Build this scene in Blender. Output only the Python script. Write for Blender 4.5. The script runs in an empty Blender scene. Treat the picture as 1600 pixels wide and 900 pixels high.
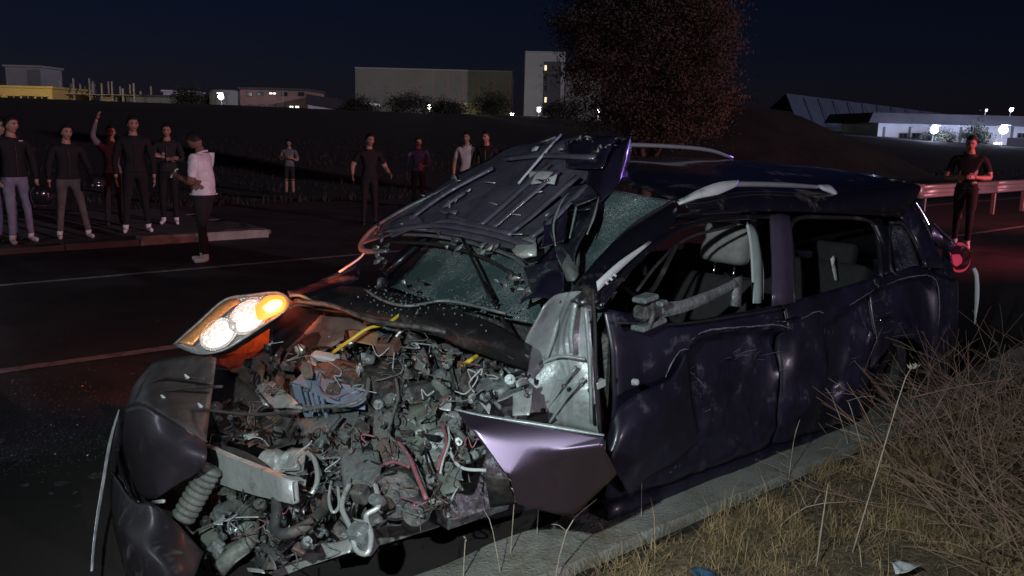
import bpy, bmesh, math, random
import numpy as np
from mathutils import Vector, Matrix, noise as mnoise
SC = bpy.context.scene
COL = SC.collection
R_ = math.radians

# ------------------------------------------------------------------ camera
CAM_F, CAM_H, CAM_HZ, CAM_ROLL = 1400.0, 1.82, 198.0, 0.025      # focal length in pixels of a 1600 wide picture, eye height, horizon row, roll
_pt = math.atan((450 - CAM_HZ) / CAM_F)
FW = np.array([0, math.cos(_pt), -math.sin(_pt)]); UP0 = np.array([0, math.sin(_pt), math.cos(_pt)]); RT0 = np.array([1.0, 0, 0])
_c, _s = math.cos(CAM_ROLL), math.sin(CAM_ROLL)
CR = _c * RT0 + _s * UP0; CU = -_s * RT0 + _c * UP0
CAMP = np.array([0, 0, CAM_H])
cd = bpy.data.cameras.new('camera'); cam = bpy.data.objects.new('camera', cd); COL.objects.link(cam)
m = Matrix.Identity(4)
for i in range(3):
    m[i][0] = CR[i]; m[i][1] = CU[i]; m[i][2] = -FW[i]; m[i][3] = CAMP[i]
cam.matrix_world = m
cd.sensor_width = 36; cd.lens = 36 * CAM_F / 1600; cd.clip_start = 0.05; cd.clip_end = 3000
SC.camera = cam

# ------------------------------------------------------------------ world, sun, lamps, exposure
SUN_DIR = Vector((1.0, -0.95, 0.22)).normalized()               # towards the light: low beams of the vehicles standing to the right
w = bpy.data.worlds.new('World'); SC.world = w; w.use_nodes = True
nt = w.node_tree; bg = nt.nodes['Background']
sky = nt.nodes.new('ShaderNodeTexSky'); sky.sky_type = 'NISHITA'; sky.sun_disc = False
sky.sun_elevation = math.asin(SUN_DIR.z); sky.sun_rotation = math.atan2(SUN_DIR.x, SUN_DIR.y)
sky.altitude = 100; sky.dust_density = 0.2; sky.ozone_density = 6.0
tint = nt.nodes.new('ShaderNodeMix'); tint.data_type = 'RGBA'; tint.blend_type = 'MULTIPLY'; tint.inputs[0].default_value = 1.0; tint.inputs[7].default_value = (1.5, 0.80, 1.20, 1)   # night air lit by the town
nt.links.new(sky.outputs[0], tint.inputs[6]); nt.links.new(tint.outputs[2], bg.inputs[0]); bg.inputs[1].default_value = 0.0023
sl = bpy.data.lights.new('sun', 'SUN'); so = bpy.data.objects.new('sun', sl); COL.objects.link(so)
sl.energy = 0.75; sl.angle = R_(1.0); sl.color = (0.97, 0.80, 1.0)
so.rotation_euler = SUN_DIR.to_track_quat('Z', 'Y').to_euler()
def lamp(name, typ, loc, energy, color, radius=0.05, aim=None, cone=60, blend=0.6):
    l = bpy.data.lights.new(name, typ); o = bpy.data.objects.new(name, l); COL.objects.link(o)
    l.energy = energy; l.color = color; l.shadow_soft_size = radius; o.location = loc
    if aim is not None:
        o.rotation_euler = (Vector(loc) - Vector(aim)).to_track_quat('Z', 'Y').to_euler()
        l.spot_size = R_(cone); l.spot_blend = blend
    return o
# hand torch held beside the camera, the emergency vehicles' beacons to the right
lamp('hand_torch_lamp', 'SPOT', (-0.75, 0.15, 2.25), 490, (0.86, 0.98, 1.0), 0.035, (0.65, 4.2, 0.45), 100, 1.0)
lamp('red_beacon_lamp', 'SPOT', (11.0, 11.5, 2.2), 420, (1.0, 0.06, 0.12), 0.12, (7.2, 14.6, 1.0), 62, 0.8)
lamp('phone_torch_lamp', 'POINT', (-7.6, 8.2, 1.5), 55, (0.80, 0.88, 1.0), 0.04)
lamp('red_beam_lamp', 'SPOT', (15.0, 13.0, 2.2), 3000, (1.0, 0.17, 0.17), 0.2, (3.0, 42.0, -1.0), 70, 0.8)
lamp('red_beam_lamp', 'SPOT', (14.0, 12.0, 2.4), 2300, (1.0, 0.14, 0.19), 0.2, (-3.0, 16.0, 0.2), 44, 0.9)
lamp('blue_beacon_lamp', 'SPOT', (6.5, 12.5, 3.0), 800, (0.40, 0.20, 1.0), 0.12, (0.2, 6.0, 1.7), 24, 0.7)
SC.view_settings.view_transform = 'Standard'; SC.view_settings.look = 'None'
SC.view_settings.exposure = 0.0; SC.view_settings.gamma = 1.0; SC.view_settings.use_curve_mapping = False
SC.render.engine = 'CYCLES'; SC.cycles.use_denoising = True; SC.cycles.max_bounces = 6; SC.cycles.sample_clamp_indirect = 4.0

# ------------------------------------------------------------------ frames: pixels of the photograph -> places
def ray(u, v):
    return CR * ((u - 800) / CAM_F) + CU * ((450 - v) / CAM_F) + FW
def G(u, v, z=0.0):
    d = ray(u, v); return Vector(CAMP + d * ((z - CAM_H) / d[2]))
def far(u, v, D):
    d = ray(u, v); return Vector(CAMP + d * (D / d[1]))
KA = R_(41.5)                                                   # the road's direction
E_ = Vector((math.cos(KA), math.sin(KA), 0)); N_ = Vector((-math.sin(KA), math.cos(KA), 0)); K0 = Vector((-0.03, 3.51, 0))
def RD(s, n, z=0.0): return K0 + E_ * s + N_ * n + Vector((0, 0, z))
def rn(p): return (Vector((p[0], p[1], 0)) - K0).dot(N_)
YAW, PIT, ROL = R_(221.5), -0.02, 0.005
CSC = 1.12                                                      # a long SUV; its parts are laid out on a 4.4 m body and enlarged
CT = np.array([0.672, 5.174, -0.196])                            # it has sunk on its broken suspension
_a, _b = math.cos(YAW), math.sin(YAW)
CM = np.array([[_a, -_b, 0], [_b, _a, 0], [0, 0, 1]]) @ np.array([[math.cos(PIT), 0, math.sin(PIT)], [0, 1, 0], [-math.sin(PIT), 0, math.cos(PIT)]]) @ np.array([[1, 0, 0], [0, math.cos(ROL), -math.sin(ROL)], [0, math.sin(ROL), math.cos(ROL)]])
_q = CM * CSC; CARM = Matrix([[*_q[0], CT[0]], [*_q[1], CT[1]], [*_q[2], CT[2]], [0, 0, 0, 1]])
_co = CM.T @ (CAMP - CT) / CSC
AX = {'x': np.array([1.0, 0, 0]), 'y': np.array([0, 1.0, 0]), 'z': np.array([0, 0, 1.0])}
def cp(u, v, n, d):
    """place on the car (car axes: x forward, y left, z up) seen at a pixel, on the car plane n.p = d"""
    n = AX[n] if isinstance(n, str) else np.asarray(n, float)
    r = CM.T @ ray(u, v); return Vector(_co + r * ((d - n @ _co) / (n @ r)))
def CY(pts, y): return [cp(u, v, 'y', y) for u, v in pts]
def CX(pts, x): return [cp(u, v, 'x', x) for u, v in pts]
def CZ(pts, z): return [cp(u, v, 'z', z) for u, v in pts]

# ------------------------------------------------------------------ mesh helpers
def link(name, me, mat=None, parent=None, smooth=False):
    o = bpy.data.objects.new(name, me); COL.objects.link(o)
    if mat is not None and len(me.materials) == 0: me.materials.append(mat)
    if parent is not None: o.parent = parent
    if smooth:
        me.polygons.foreach_set('use_smooth', [True] * len(me.polygons))
        if smooth is not True: me.set_sharp_from_angle(angle=R_(smooth))
    return o
def mk(name, V, F, mat, parent=None, smooth=False):
    me = bpy.data.meshes.new(name); me.from_pydata([tuple(v) for v in V], [], F); me.update()
    return link(name, me, mat, parent, smooth)
def empty(name, loc=(0, 0, 0), rz=0.0):
    o = bpy.data.objects.new(name, None); COL.objects.link(o); o.location = loc; o.rotation_euler = (0, 0, rz); return o
def tag(o, label, cat, group=None, kind=None):
    if label: o['label'] = label
    if cat: o['category'] = cat
    if group: o['group'] = group
    if kind: o['kind'] = kind
    return o
def struct(o): o['kind'] = 'structure'; return o
def stuff(o, label=None):
    o['kind'] = 'stuff'
    if label: o['label'] = label
    return o
class MB:
    """collects shapes into one mesh"""
    def __init__(s): s.V = []; s.F = []; s.I = []; s.mi = 0
    def add(s, V, F):
        k = len(s.V); s.V += [tuple(v) for v in V]; s.F += [tuple(i + k for i in f) for f in F]; s.I += [s.mi] * len(F); return s
    def build(s, name, mat, parent=None, smooth=False, mats=None):
        o = mk(name, s.V, s.F, mat, parent, smooth)
        if mats:
            o.data.materials.clear()
            for q in mats: o.data.materials.append(q)
            o.data.polygons.foreach_set('material_index', s.I)
        return o
def boxg(c, s, rot=None, taper=1.0, ch=0.0):
    """box centred at c with size s; ch chamfers all twelve edges"""
    c = Vector(c); h = [x / 2 for x in s]; V = []
    if ch <= 0:
        for z in (-1, 1):
            for x, y in ((-1, -1), (1, -1), (1, 1), (-1, 1)):
                k = taper if z > 0 else 1.0
                V.append(Vector((x * h[0] * k, y * h[1] * k, z * h[2])))
        F = [(3, 2, 1, 0), (4, 5, 6, 7)] + [(i, (i + 1) % 4, 4 + (i + 1) % 4, 4 + i) for i in range(4)]
    else:
        bm = bmesh.new(); bmesh.ops.create_cube(bm, size=1.0)
        for v in bm.verts:
            k = taper if v.co.z > 0 else 1.0
            v.co = Vector((v.co.x * s[0] * k, v.co.y * s[1] * k, v.co.z * s[2]))
        bmesh.ops.bevel(bm, geom=bm.edges[:], offset=ch, segments=1, affect='EDGES', profile=0.5)
        bm.verts.index_update(); V = [v.co.copy() for v in bm.verts]; F = [tuple(v.index for v in f.verts) for f in bm.faces]; bm.free()
    if rot is not None: V = [rot @ v for v in V]
    return [v + c for v in V], F
def eul(x=0, y=0, z=0): return Matrix.Rotation(R_(z), 3, 'Z') @ Matrix.Rotation(R_(y), 3, 'Y') @ Matrix.Rotation(R_(x), 3, 'X')
def spline(P, n):
    """catmull-rom through the points, n steps per span"""
    P = [Vector(p) for p in P]
    if n <= 1 or len(P) < 3: return P
    Q = [P[0] * 2 - P[1]] + P + [P[-1] * 2 - P[-2]]; out = []
    for i in range(1, len(Q) - 2):
        for k in range(n):
            t = k / n; a, b, c, d = Q[i - 1], Q[i], Q[i + 1], Q[i + 2]
            out.append(0.5 * ((2 * b) + (c - a) * t + (2 * a - 5 * b + 4 * c - d) * t * t + (3 * b - a - 3 * c + d) * t ** 3))
    out.append(P[-1]); return out
def tubeg(P, r, n=8, steps=4, flat=1.0, up=None):
    P = spline(P, steps); m_ = len(P); rr = r if isinstance(r, (list, tuple)) else None; V = []; F = []
    prev = None
    for i, p in enumerate(P):
        t = (P[min(i + 1, m_ - 1)] - P[max(i - 1, 0)])
        t = t.normalized() if t.length > 1e-9 else Vector((0, 0, 1))
        if prev is None:
            a = Vector(up) if up else (Vector((0, 0, 1)) if abs(t.z) < 0.9 else Vector((1, 0, 0)))
        else: a = prev
        a = (a - t * a.dot(t)).normalized(); prev = a; b = t.cross(a)
        q = i / max(1, m_ - 1)
        if rr: k = q * (len(rr) - 1); j = min(int(k), len(rr) - 2); rad = rr[j] + (rr[j + 1] - rr[j]) * (k - j)
        else: rad = r
        for k in range(n):
            an = 2 * math.pi * k / n; V.append(p + a * (math.cos(an) * rad * flat) + b * (math.sin(an) * rad))
    for i in range(m_ - 1):
        for k in range(n):
            F.append((i * n + k, i * n + (k + 1) % n, (i + 1) * n + (k + 1) % n, (i + 1) * n + k))
    F.append(tuple(range(n - 1, -1, -1))); F.append(tuple((m_ - 1) * n + k for k in range(n)))
    return V, F
def latheg(prof, n=20, M=None, caps=True):
    """profile of (radius, height) turned round z, moved by the 4x4 matrix M"""
    V = []; F = []; k = len(prof)
    for i in range(n):
        a = 2 * math.pi * i / n
        for r, z in prof:
            v = Vector((r * math.cos(a), r * math.sin(a), z)); V.append(M @ v if M is not None else v)
    for i in range(n):
        for j in range(k - 1):
            F.append((i * k + j, ((i + 1) % n) * k + j, ((i + 1) % n) * k + j + 1, i * k + j + 1))
    if caps and prof[0][0] > 1e-6: F.append(tuple(i * k for i in range(n - 1, -1, -1)))
    if caps and prof[-1][0] > 1e-6: F.append(tuple(i * k + k - 1 for i in range(n)))
    return V, F
def axm(loc, d):
    """4x4 matrix that carries z onto the direction d at loc"""
    return Matrix.Translation(Vector(loc)) @ Vector(d).normalized().to_track_quat('Z', 'Y').to_matrix().to_4x4()
def gridg(rows, su=3, sv=3, lin=False):
    """surface through rows of points (all rows as long), smoothed by splines"""
    if lin:
        def seg(P, n): return [P[i].lerp(P[i + 1], k / n) for i in range(len(P) - 1) for k in range(n)] + [P[-1]]
    else: seg = spline
    rows = [seg([Vector(p) for p in r], su) for r in rows]
    cols = [seg([r[j] for r in rows], sv) for j in range(len(rows[0]))]
    nu, nv = len(cols), len(cols[0]); V = []
    for j in range(nv):
        for i in range(nu): V.append(cols[i][j])
    F = [(j * nu + i, j * nu + i + 1, (j + 1) * nu + i + 1, (j + 1) * nu + i) for j in range(nv - 1) for i in range(nu - 1)]
    return V, F
def sheet(name, V, F, mat, parent, th=0.004, smooth=35):
    """a sheet given thickness (real faces on both sides and round the rim)"""
    o = mk(name, V, F, mat, parent, smooth)
    md = o.modifiers.new('solid', 'SOLIDIFY'); md.thickness = th; md.offset = 0; return o
def crumple(V, seed, amp, folds=5, fine=0.3, freq=6.0):
    """sharp folds plus fine noise, along the mean normal"""
    r = random.Random(seed); P = np.array([tuple(v) for v in V]); c = P.mean(0)
    u, s_, vt = np.linalg.svd(P - c, full_matrices=False); nrm = vt[2]; ext = (s_[0] / math.sqrt(len(P))) * 1.5 + 1e-6
    d = np.zeros(len(P))
    for _ in range(folds):
        an = r.uniform(0, math.pi); ax = vt[0] * math.cos(an) + vt[1] * math.sin(an); o = r.uniform(-1, 1) * ext
        q = (P - c) @ ax - o
        d += r.uniform(-1, 1) * np.maximum(0, q) * 0.9 if r.random() < 0.6 else -r.uniform(-1, 1) * np.abs(q) * 0.7
    d = (d - d.mean()) / (np.abs(d).max() + 1e-6) * amp
    out = []
    for p, k in zip(P, d):
        v = Vector(p); n = mnoise.noise_vector(v * freq + Vector((seed, 0, 0)))
        out.append(v + Vector(nrm) * k + n * amp * fine)
    return out

# ------------------------------------------------------------------ materials
def mat(name, col, rough=0.5, metal=0.0, var=0.0, scale=8.0, dirt=None, dirt_amt=0.0, dirt_scale=5.0, bump=0.0, bump_scale=60.0, coat=0.0, spec=0.5, alpha=1.0, trans=0.0, obj=True, rvar=0.0, coat_r=0.06):
    M = bpy.data.materials.new(name); M.use_nodes = True; t = M.node_tree; b = t.nodes['Principled BSDF']; L = t.links.new; N = t.nodes.new
    b.inputs['Roughness'].default_value = rough; b.inputs['Metallic'].default_value = metal; b.inputs['Specular IOR Level'].default_value = spec
    b.inputs['Coat Weight'].default_value = coat; b.inputs['Coat Roughness'].default_value = coat_r
    b.inputs['Alpha'].default_value = alpha; b.inputs['Transmission Weight'].default_value = trans
    tc = N('ShaderNodeTexCoord'); src = tc.outputs['Object']
    c = None
    if var > 0:
        n = N('ShaderNodeTexNoise'); n.inputs['Scale'].default_value = scale; n.inputs['Detail'].default_value = 6; n.inputs['Roughness'].default_value = 0.65; L(src, n.inputs['Vector'])
        r = N('ShaderNodeValToRGB'); r.color_ramp.elements[0].position = 0.3; r.color_ramp.elements[1].position = 0.72
        r.color_ramp.elements[0].color = (*[x * (1 - var) for x in col], 1); r.color_ramp.elements[1].color = (*[min(1, x * (1 + var)) for x in col], 1)
        L(n.outputs[0], r.inputs[0]); c = r.outputs[0]
    if dirt is not None:
        n = N('ShaderNodeTexNoise'); n.inputs['Scale'].default_value = dirt_scale; n.inputs['Detail'].default_value = 9; n.inputs['Roughness'].default_value = 0.7; L(src, n.inputs['Vector'])
        r = N('ShaderNodeMapRange'); r.inputs[1].default_value = 0.62 - dirt_amt * 0.35; r.inputs[2].default_value = 0.75 - dirt_amt * 0.2; r.inputs[4].default_value = 0.9; L(n.outputs[0], r.inputs[0])
        mx = N('ShaderNodeMix'); mx.data_type = 'RGBA'; L(r.outputs[0], mx.inputs[0]); mx.inputs[7].default_value = (*dirt, 1)
        if c is not None: L(c, mx.inputs[6])
        else: mx.inputs[6].default_value = (*col, 1)
        c = mx.outputs[2]
        rr = N('ShaderNodeMapRange'); rr.inputs[3].default_value = rough; rr.inputs[4].default_value = 0.85; L(r.outputs[0], rr.inputs[0]); L(rr.outputs[0], b.inputs['Roughness'])
        if coat > 0:
            cc = N('ShaderNodeMapRange'); cc.inputs[3].default_value = coat; cc.inputs[4].default_value = 0.0; L(r.outputs[0], cc.inputs[0]); L(cc.outputs[0], b.inputs['Coat Weight'])
    if c is not None: L(c, b.inputs['Base Color'])
    else: b.inputs['Base Color'].default_value = (*col, 1)
    if bump > 0:
        n = N('ShaderNodeTexNoise'); n.inputs['Scale'].default_value = bump_scale; n.inputs['Detail'].default_value = 4; L(src, n.inputs['Vector'])
        bp = N('ShaderNodeBump'); bp.inputs['Strength'].default_value = bump; bp.inputs['Distance'].default_value = 0.02; L(n.outputs[0], bp.inputs['Height']); L(bp.outputs[0], b.inputs['Normal'])
    return M
def emit(name, col, strength):
    M = bpy.data.materials.new(name); M.use_nodes = True; b = M.node_tree.nodes['Principled BSDF']
    b.inputs['Base Color'].default_value = (*col, 1); b.inputs['Emission Color'].default_value = (*col, 1); b.inputs['Emission Strength'].default_value = strength; return M
DUST = (0.16, 0.135, 0.11)
PAINT = mat('navy_paint', (0.007, 0.0065, 0.011), 0.32, 0.0, 0.3, 3, DUST, 0.12, 3.0, coat=0.9)
PAINT_D = mat('scraped_navy_paint', (0.010, 0.0095, 0.022), 0.42, 0.0, 0.6, 4, (0.085, 0.085, 0.098), 0.10, 8.0, bump=0.05, bump_scale=14, coat=0.25, coat_r=0.18, spec=0.35)
PAINT_P = mat('purple_black_paint', (0.17, 0.13, 0.195), 0.36, 0.92, 0.12, 2, DUST, 0.02, 4.0, coat=0.7, coat_r=0.10)
BUMPP = mat('dark_bumper_paint', (0.060, 0.050, 0.062), 0.55, 0.4, 0.3, 4, (0.10, 0.092, 0.09), 0.17, 8.0, bump=0.08, bump_scale=25, coat=0.14, coat_r=0.22)
SHELF = mat('dusty_dark_plastic', (0.080, 0.068, 0.066), 0.55, 0, 0.4, 9, (0.03, 0.026, 0.026), 0.35, 8, bump=0.2, bump_scale=40)
PLAST = mat('black_plastic', (0.016, 0.015, 0.016), 0.45, 0, 0.4, 9, (0.08, 0.07, 0.06), 0.2, 6.0, bump=0.15, bump_scale=90)
RUBBER = mat('rubber', (0.016, 0.016, 0.017), 0.7, 0, 0.3, 12, (0.05, 0.045, 0.04), 0.15, 9)
GREYM = mat('grey_steel', (0.25, 0.28, 0.28), 0.42, 0.35, 0.55, 16, (0.09, 0.08, 0.07), 0.44, 16, bump=0.5, bump_scale=45)
LIGHTM = mat('pale_aluminium', (0.60, 0.63, 0.61), 0.38, 0.45, 0.2, 9, (0.16, 0.14, 0.12), 0.22, 12, bump=0.15, bump_scale=70)
DARKM = mat('grimy_dark_steel', (0.075, 0.077, 0.078), 0.45, 0.3, 0.7, 18, (0.19, 0.175, 0.15), 0.42, 17, bump=0.4, bump_scale=50)
RUSTM = mat('brown_grimy_steel', (0.13, 0.09, 0.075), 0.6, 0.15, 0.5, 10, (0.05, 0.045, 0.04), 0.4, 14, bump=0.4, bump_scale=45)
CHROME = mat('chrome', (0.75, 0.75, 0.76), 0.12, 1.0, 0.1, 20)
SATIN = mat('satin_bright_strip', (0.72, 0.73, 0.74), 0.32, 0.35, 0.3, 25)
BATTERY = mat('grey_blue_plastic', (0.20, 0.25, 0.34), 0.5, 0, 0.2, 9, (0.10, 0.09, 0.08), 0.25, 11)
ORANGEP = mat('tan_plastic', (0.34, 0.22, 0.13), 0.55, 0, 0.25, 9, (0.12, 0.09, 0.07), 0.3, 10)
BRICKP = mat('rust_red_plastic', (0.19, 0.085, 0.065), 0.55, 0, 0.3, 9, (0.10, 0.07, 0.06), 0.3, 10)
YELLOW = mat('yellow_rubber', (0.62, 0.46, 0.05), 0.45, 0, 0.2, 20)
PINKW = mat('pink_cable', (0.30, 0.11, 0.13), 0.5, 0, 0.3, 30)
GREENG = mat('green_grey_liner', (0.16, 0.18, 0.155), 0.6, 0.1, 0.4, 8, (0.07, 0.065, 0.055), 0.4, 10, bump=0.4, bump_scale=35)
SEATM = mat('grey_upholstery', (0.26, 0.245, 0.24), 0.85, 0, 0.2, 30, bump=0.2, bump_scale=200)
SEATD = mat('dark_upholstery', (0.02, 0.02, 0.021), 0.9, 0, 0.3, 30)
TRIM = mat('pale_trim_plastic', (0.50, 0.52, 0.52), 0.5, 0, 0.12, 10, (0.2, 0.19, 0.17), 0.12, 9)
def mottle(M, scale=90.0, lo=0.25, hi=1.5):
    """uneven glow of a ribbed lamp lens"""
    t = M.node_tree; b = t.nodes['Principled BSDF']; e = b.inputs['Emission Strength'].default_value
    tc = t.nodes.new('ShaderNodeTexCoord'); n = t.nodes.new('ShaderNodeTexVoronoi'); n.inputs['Scale'].default_value = scale; t.links.new(tc.outputs['Object'], n.inputs['Vector'])
    r = t.nodes.new('ShaderNodeMapRange'); r.inputs[1].default_value = 0.1; r.inputs[2].default_value = 0.75; r.inputs[3].default_value = e * hi; r.inputs[4].default_value = e * lo; t.links.new(n.outputs[0], r.inputs[0]); t.links.new(r.outputs[0], b.inputs['Emission Strength']); return M

# ------------------------------------------------------------------ ground, road, verge
def smooth01(t): t = max(0.0, min(1.0, t)); return t * t * (3 - 2 * t)
def gz(x, y):
    n = rn((x, y))
    if n < -0.38: return 0.10 + 0.035 * min(3.0, -n - 0.38) + 0.02 * mnoise.noise(Vector((x * 2.1, y * 2.1, 0)))
    if n < 16: return -0.03
    return -0.03 - 0.28 * smooth01((n - 16) / 5) * (1 - smooth01((n - 26) / 12)) + 3.6 * smooth01((n - 24) / 86)
ASPH = mat('asphalt', (0.040, 0.039, 0.041), 0.62, 0, 0.55, 1.3, (0.052, 0.049, 0.05), 0.42, 2.2, bump=0.9, bump_scale=160, spec=0.35)
SOIL = mat('dark_soil', (0.017, 0.014, 0.012), 0.95, 0, 0.6, 0.7, (0.028, 0.022, 0.018), 0.4, 0.35, bump=0.6, bump_scale=3)
VERGE = mat('dry_verge_soil', (0.17, 0.13, 0.078), 0.95, 0, 0.5, 9, (0.055, 0.048, 0.032), 0.45, 4, bump=1.0, bump_scale=35)
CONC = mat('kerb_concrete', (0.26, 0.262, 0.235), 0.88, 0, 0.3, 3, (0.14, 0.115, 0.08), 0.42, 4, bump=0.5, bump_scale=70)
PAVE = mat('pavement_concrete', (0.10, 0.095, 0.09), 0.9, 0, 0.35, 1.2, (0.055, 0.05, 0.05), 0.4, 0.8, bump=0.4, bump_scale=40)
LINE = mat('worn_road_paint', (0.34, 0.33, 0.33), 0.6, 0, 0.2, 5, (0.06, 0.058, 0.06), 0.42, 9)
def cracked(M, scale=.55, w_=.006):
    """thin meandering cracks and darker sealed patches added to a road material"""
    t = M.node_tree; N = t.nodes.new; L = t.links.new; bs = t.nodes['Principled BSDF']; src = bs.inputs['Base Color'].links[0].from_socket; tc = N('ShaderNodeTexCoord')
    n = N('ShaderNodeTexNoise'); n.inputs['Scale'].default_value = 1.7; n.inputs['Detail'].default_value = 5; L(tc.outputs['Object'], n.inputs['Vector']); mx = N('ShaderNodeMix'); mx.data_type = 'RGBA'; mx.inputs[0].default_value = .35; L(tc.outputs['Object'], mx.inputs[6]); L(n.outputs['Color'], mx.inputs[7])
    v = N('ShaderNodeTexVoronoi'); v.feature = 'DISTANCE_TO_EDGE'; v.inputs['Scale'].default_value = scale; L(mx.outputs[2], v.inputs['Vector']); r = N('ShaderNodeMapRange'); r.inputs[2].default_value = w_; r.inputs[3].default_value = .75; r.inputs[4].default_value = 0; L(v.outputs[0], r.inputs[0])
    c = N('ShaderNodeMix'); c.data_type = 'RGBA'; L(r.outputs[0], c.inputs[0]); L(src, c.inputs[6]); c.inputs[7].default_value = (.008, .008, .008, 1); L(c.outputs[2], bs.inputs['Base Color'])
cracked(ASPH)
WET = mat('spilled_fluid', (0.012, 0.012, 0.012), 0.06, 0, 0.3, 4, spec=0.6)
def axis(*segs):
    out = []
    for a, b, st in segs:
        k = max(1, int(round((b - a) / st))); out += [a + (b - a) * i / k for i in range(k)]
    return out + [segs[-1][1]]
SS = axis((-700, -100, 60), (-100, 140, 8), (140, 900, 60)); NN = axis((-200, -8, 24), (-8, -0.5, 2.5), (-0.5, 16, 4), (16, 130, 3), (130, 1500, 90))
V = []; 
for n in NN:
    for s in SS:
        p = RD(s, n); z = gz(p.x, p.y) - (0.03 if n < -0.38 else 0.0) + (0.25 * mnoise.noise(Vector((p.x * .08, p.y * .08, 3))) if n > 30 else 0); V.append((p.x, p.y, z))
k = len(SS); F = [(j * k + i, j * k + i + 1, (j + 1) * k + i + 1, (j + 1) * k + i) for j in range(len(NN) - 1) for i in range(k - 1)]
struct(mk('ground', V, F, SOIL, None, True))
V = []; F = []; ss = axis((-120, 200, 8)); ns = [-0.02, 2.2, 4.4, 6.2, 8.0, 10.4, 14.5]
for n in ns:
    for s in ss: V.append(RD(s, n, 0.0))
k = len(ss); F = [(j * k + i, j * k + i + 1, (j + 1) * k + i + 1, (j + 1) * k + i) for j in range(len(ns) - 1) for i in range(k - 1)]
road = struct(mk('road', V, F, ASPH))
def stripe(s0, s1, n, w_):
    rng = random.Random(int(n * 10 + s0)); m_ = max(2, int((s1 - s0) / 0.25)); V = []
    for i in range(m_ + 1):
        s = s0 + (s1 - s0) * i / m_
        V += [RD(s, n - w_ / 2 + rng.uniform(-.008, .008), 0.004), RD(s, n + w_ / 2 + rng.uniform(-.008, .008), 0.004)]
    return mk('lane_line', V, [(2 * i, 2 * i + 2, 2 * i + 3, 2 * i + 1) for i in range(m_)], LINE, road)
stripe(-40, 60, 4.42, 0.13); stripe(-40, 60, 8.1, 0.11)
for (u, v, rx, sd) in ((260, 880, .55, 1), (90, 840, .3, 2), (640, 868, .4, 3)):
    c = G(u, v, 0); V = [c + Vector((0, 0, .005))]
    for i in range(36):
        a_ = i * math.pi / 18; rr_ = rx * (1 + .45 * mnoise.noise(Vector((math.cos(a_) * 1.6, math.sin(a_) * 1.6, sd)))); q = c + E_ * (rr_ * 1.5 * math.cos(a_)) + N_ * (rr_ * .6 * math.sin(a_)); V.append(Vector((q.x, q.y, .005)))
    mk('fluid_spill', V, [(0, 1 + i, 1 + (i + 1) % 36) for i in range(36)], WET, road)
# verge, finely modelled near the camera
V = []; s1 = axis((-8, -2, .5), (-2, 9, .1), (9, 60, 2)); n1 = axis((-8, -3, .5), (-3, -0.36, .08))
for n in n1:
    for s in s1:
        p = RD(s, n); V.append((p.x, p.y, gz(p.x, p.y) + 0.012 * mnoise.noise(Vector((p.x * 9, p.y * 9, 1)))))
k = len(s1); struct(mk('verge', V, [(j * k + i, j * k + i + 1, (j + 1) * k + i + 1, (j + 1) * k + i) for j in range(len(n1) - 1) for i in range(k - 1)], VERGE, None, True))
# kerb of separate stones
kerb = struct(empty('kerb', RD(0, 0)))
def kerb_stone(s0, s1, n0, n1, z0, z1, rng, parent, mt, rough=0.02):
    """a worn block lying along the road from s0 to s1"""
    a = 10; prof = [(n1, z0), (n1 - 0.012, z1 - 0.02), (n1 - 0.035, z1 - 0.001), ((n0 + n1) / 2, z1 + 0.002), (n0 + 0.02, z1), (n0, z1 - 0.03), (n0, z0)]
    V = []; off = Vector(parent.location)
    for i in range(a + 1):
        s = s0 + (s1 - s0) * i / a
        for (n, z) in prof:
            j = mnoise.noise_vector(Vector((s * 3.1, n * 7, z * 9 + s0))) * rough * (2.0 if z > z1 - 0.03 and n > n1 - 0.05 else 0.7)
            V.append(RD(s, n, z) + Vector((j.x, j.y, j.z * (0.6 if z > z0 else 0))) - off)
    q = len(prof); F = [(i * q + k, (i + 1) * q + k, (i + 1) * q + k + 1, i * q + k + 1) for i in range(a) for k in range(q - 1)]
    F += [tuple(range(q)), tuple(a * q + k for k in range(q - 1, -1, -1))]
    return mk('kerb_stone', V, F, mt, parent, 40)
rg = random.Random(4); s = -3.4
while s < 26:
    L_ = rg.uniform(1.12, 1.3); dz = rg.uniform(-.004, .004); dn = rg.uniform(-.006, .006)
    kerb_stone(s, s + L_ - 0.014, -0.36, dn, -0.05, 0.115 + dz, rg, kerb, CONC); s += L_
# far pavement behind the road where the bystanders gather
pave = struct(empty('pavement', RD(0, 11)))
PAV_S0, PAV_S1 = -60.0, 4.1
o = mk('paving', [RD(s, n, z) - pave.location for n, z in ((10.75, 0.065), (15.2, 0.065), (15.2, -0.1)) for s in (PAV_S0, PAV_S1)], [(0, 1, 3, 2), (2, 3, 5, 4)], PAVE, pave)
s = PAV_S1 + 0.05
while s > -14:
    L_ = 1.0; kerb_stone(s - L_ + 0.015, s, 10.5, 10.75, -0.05, (0.12 if s > 2.4 else 0.07) + rg.uniform(-.02, .01), rg, pave, CONC if s > 2.4 else PAVE, 0.03); s -= L_
for n in (11.4, 12.4, 13.4, 14.4): kerb_stone(PAV_S1 + .06, PAV_S1 + 0.3, n - 0.49, n + 0.49, -0.05, 0.08 + rg.uniform(-.03, .01), rg, pave, PAVE, 0.03)

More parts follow.
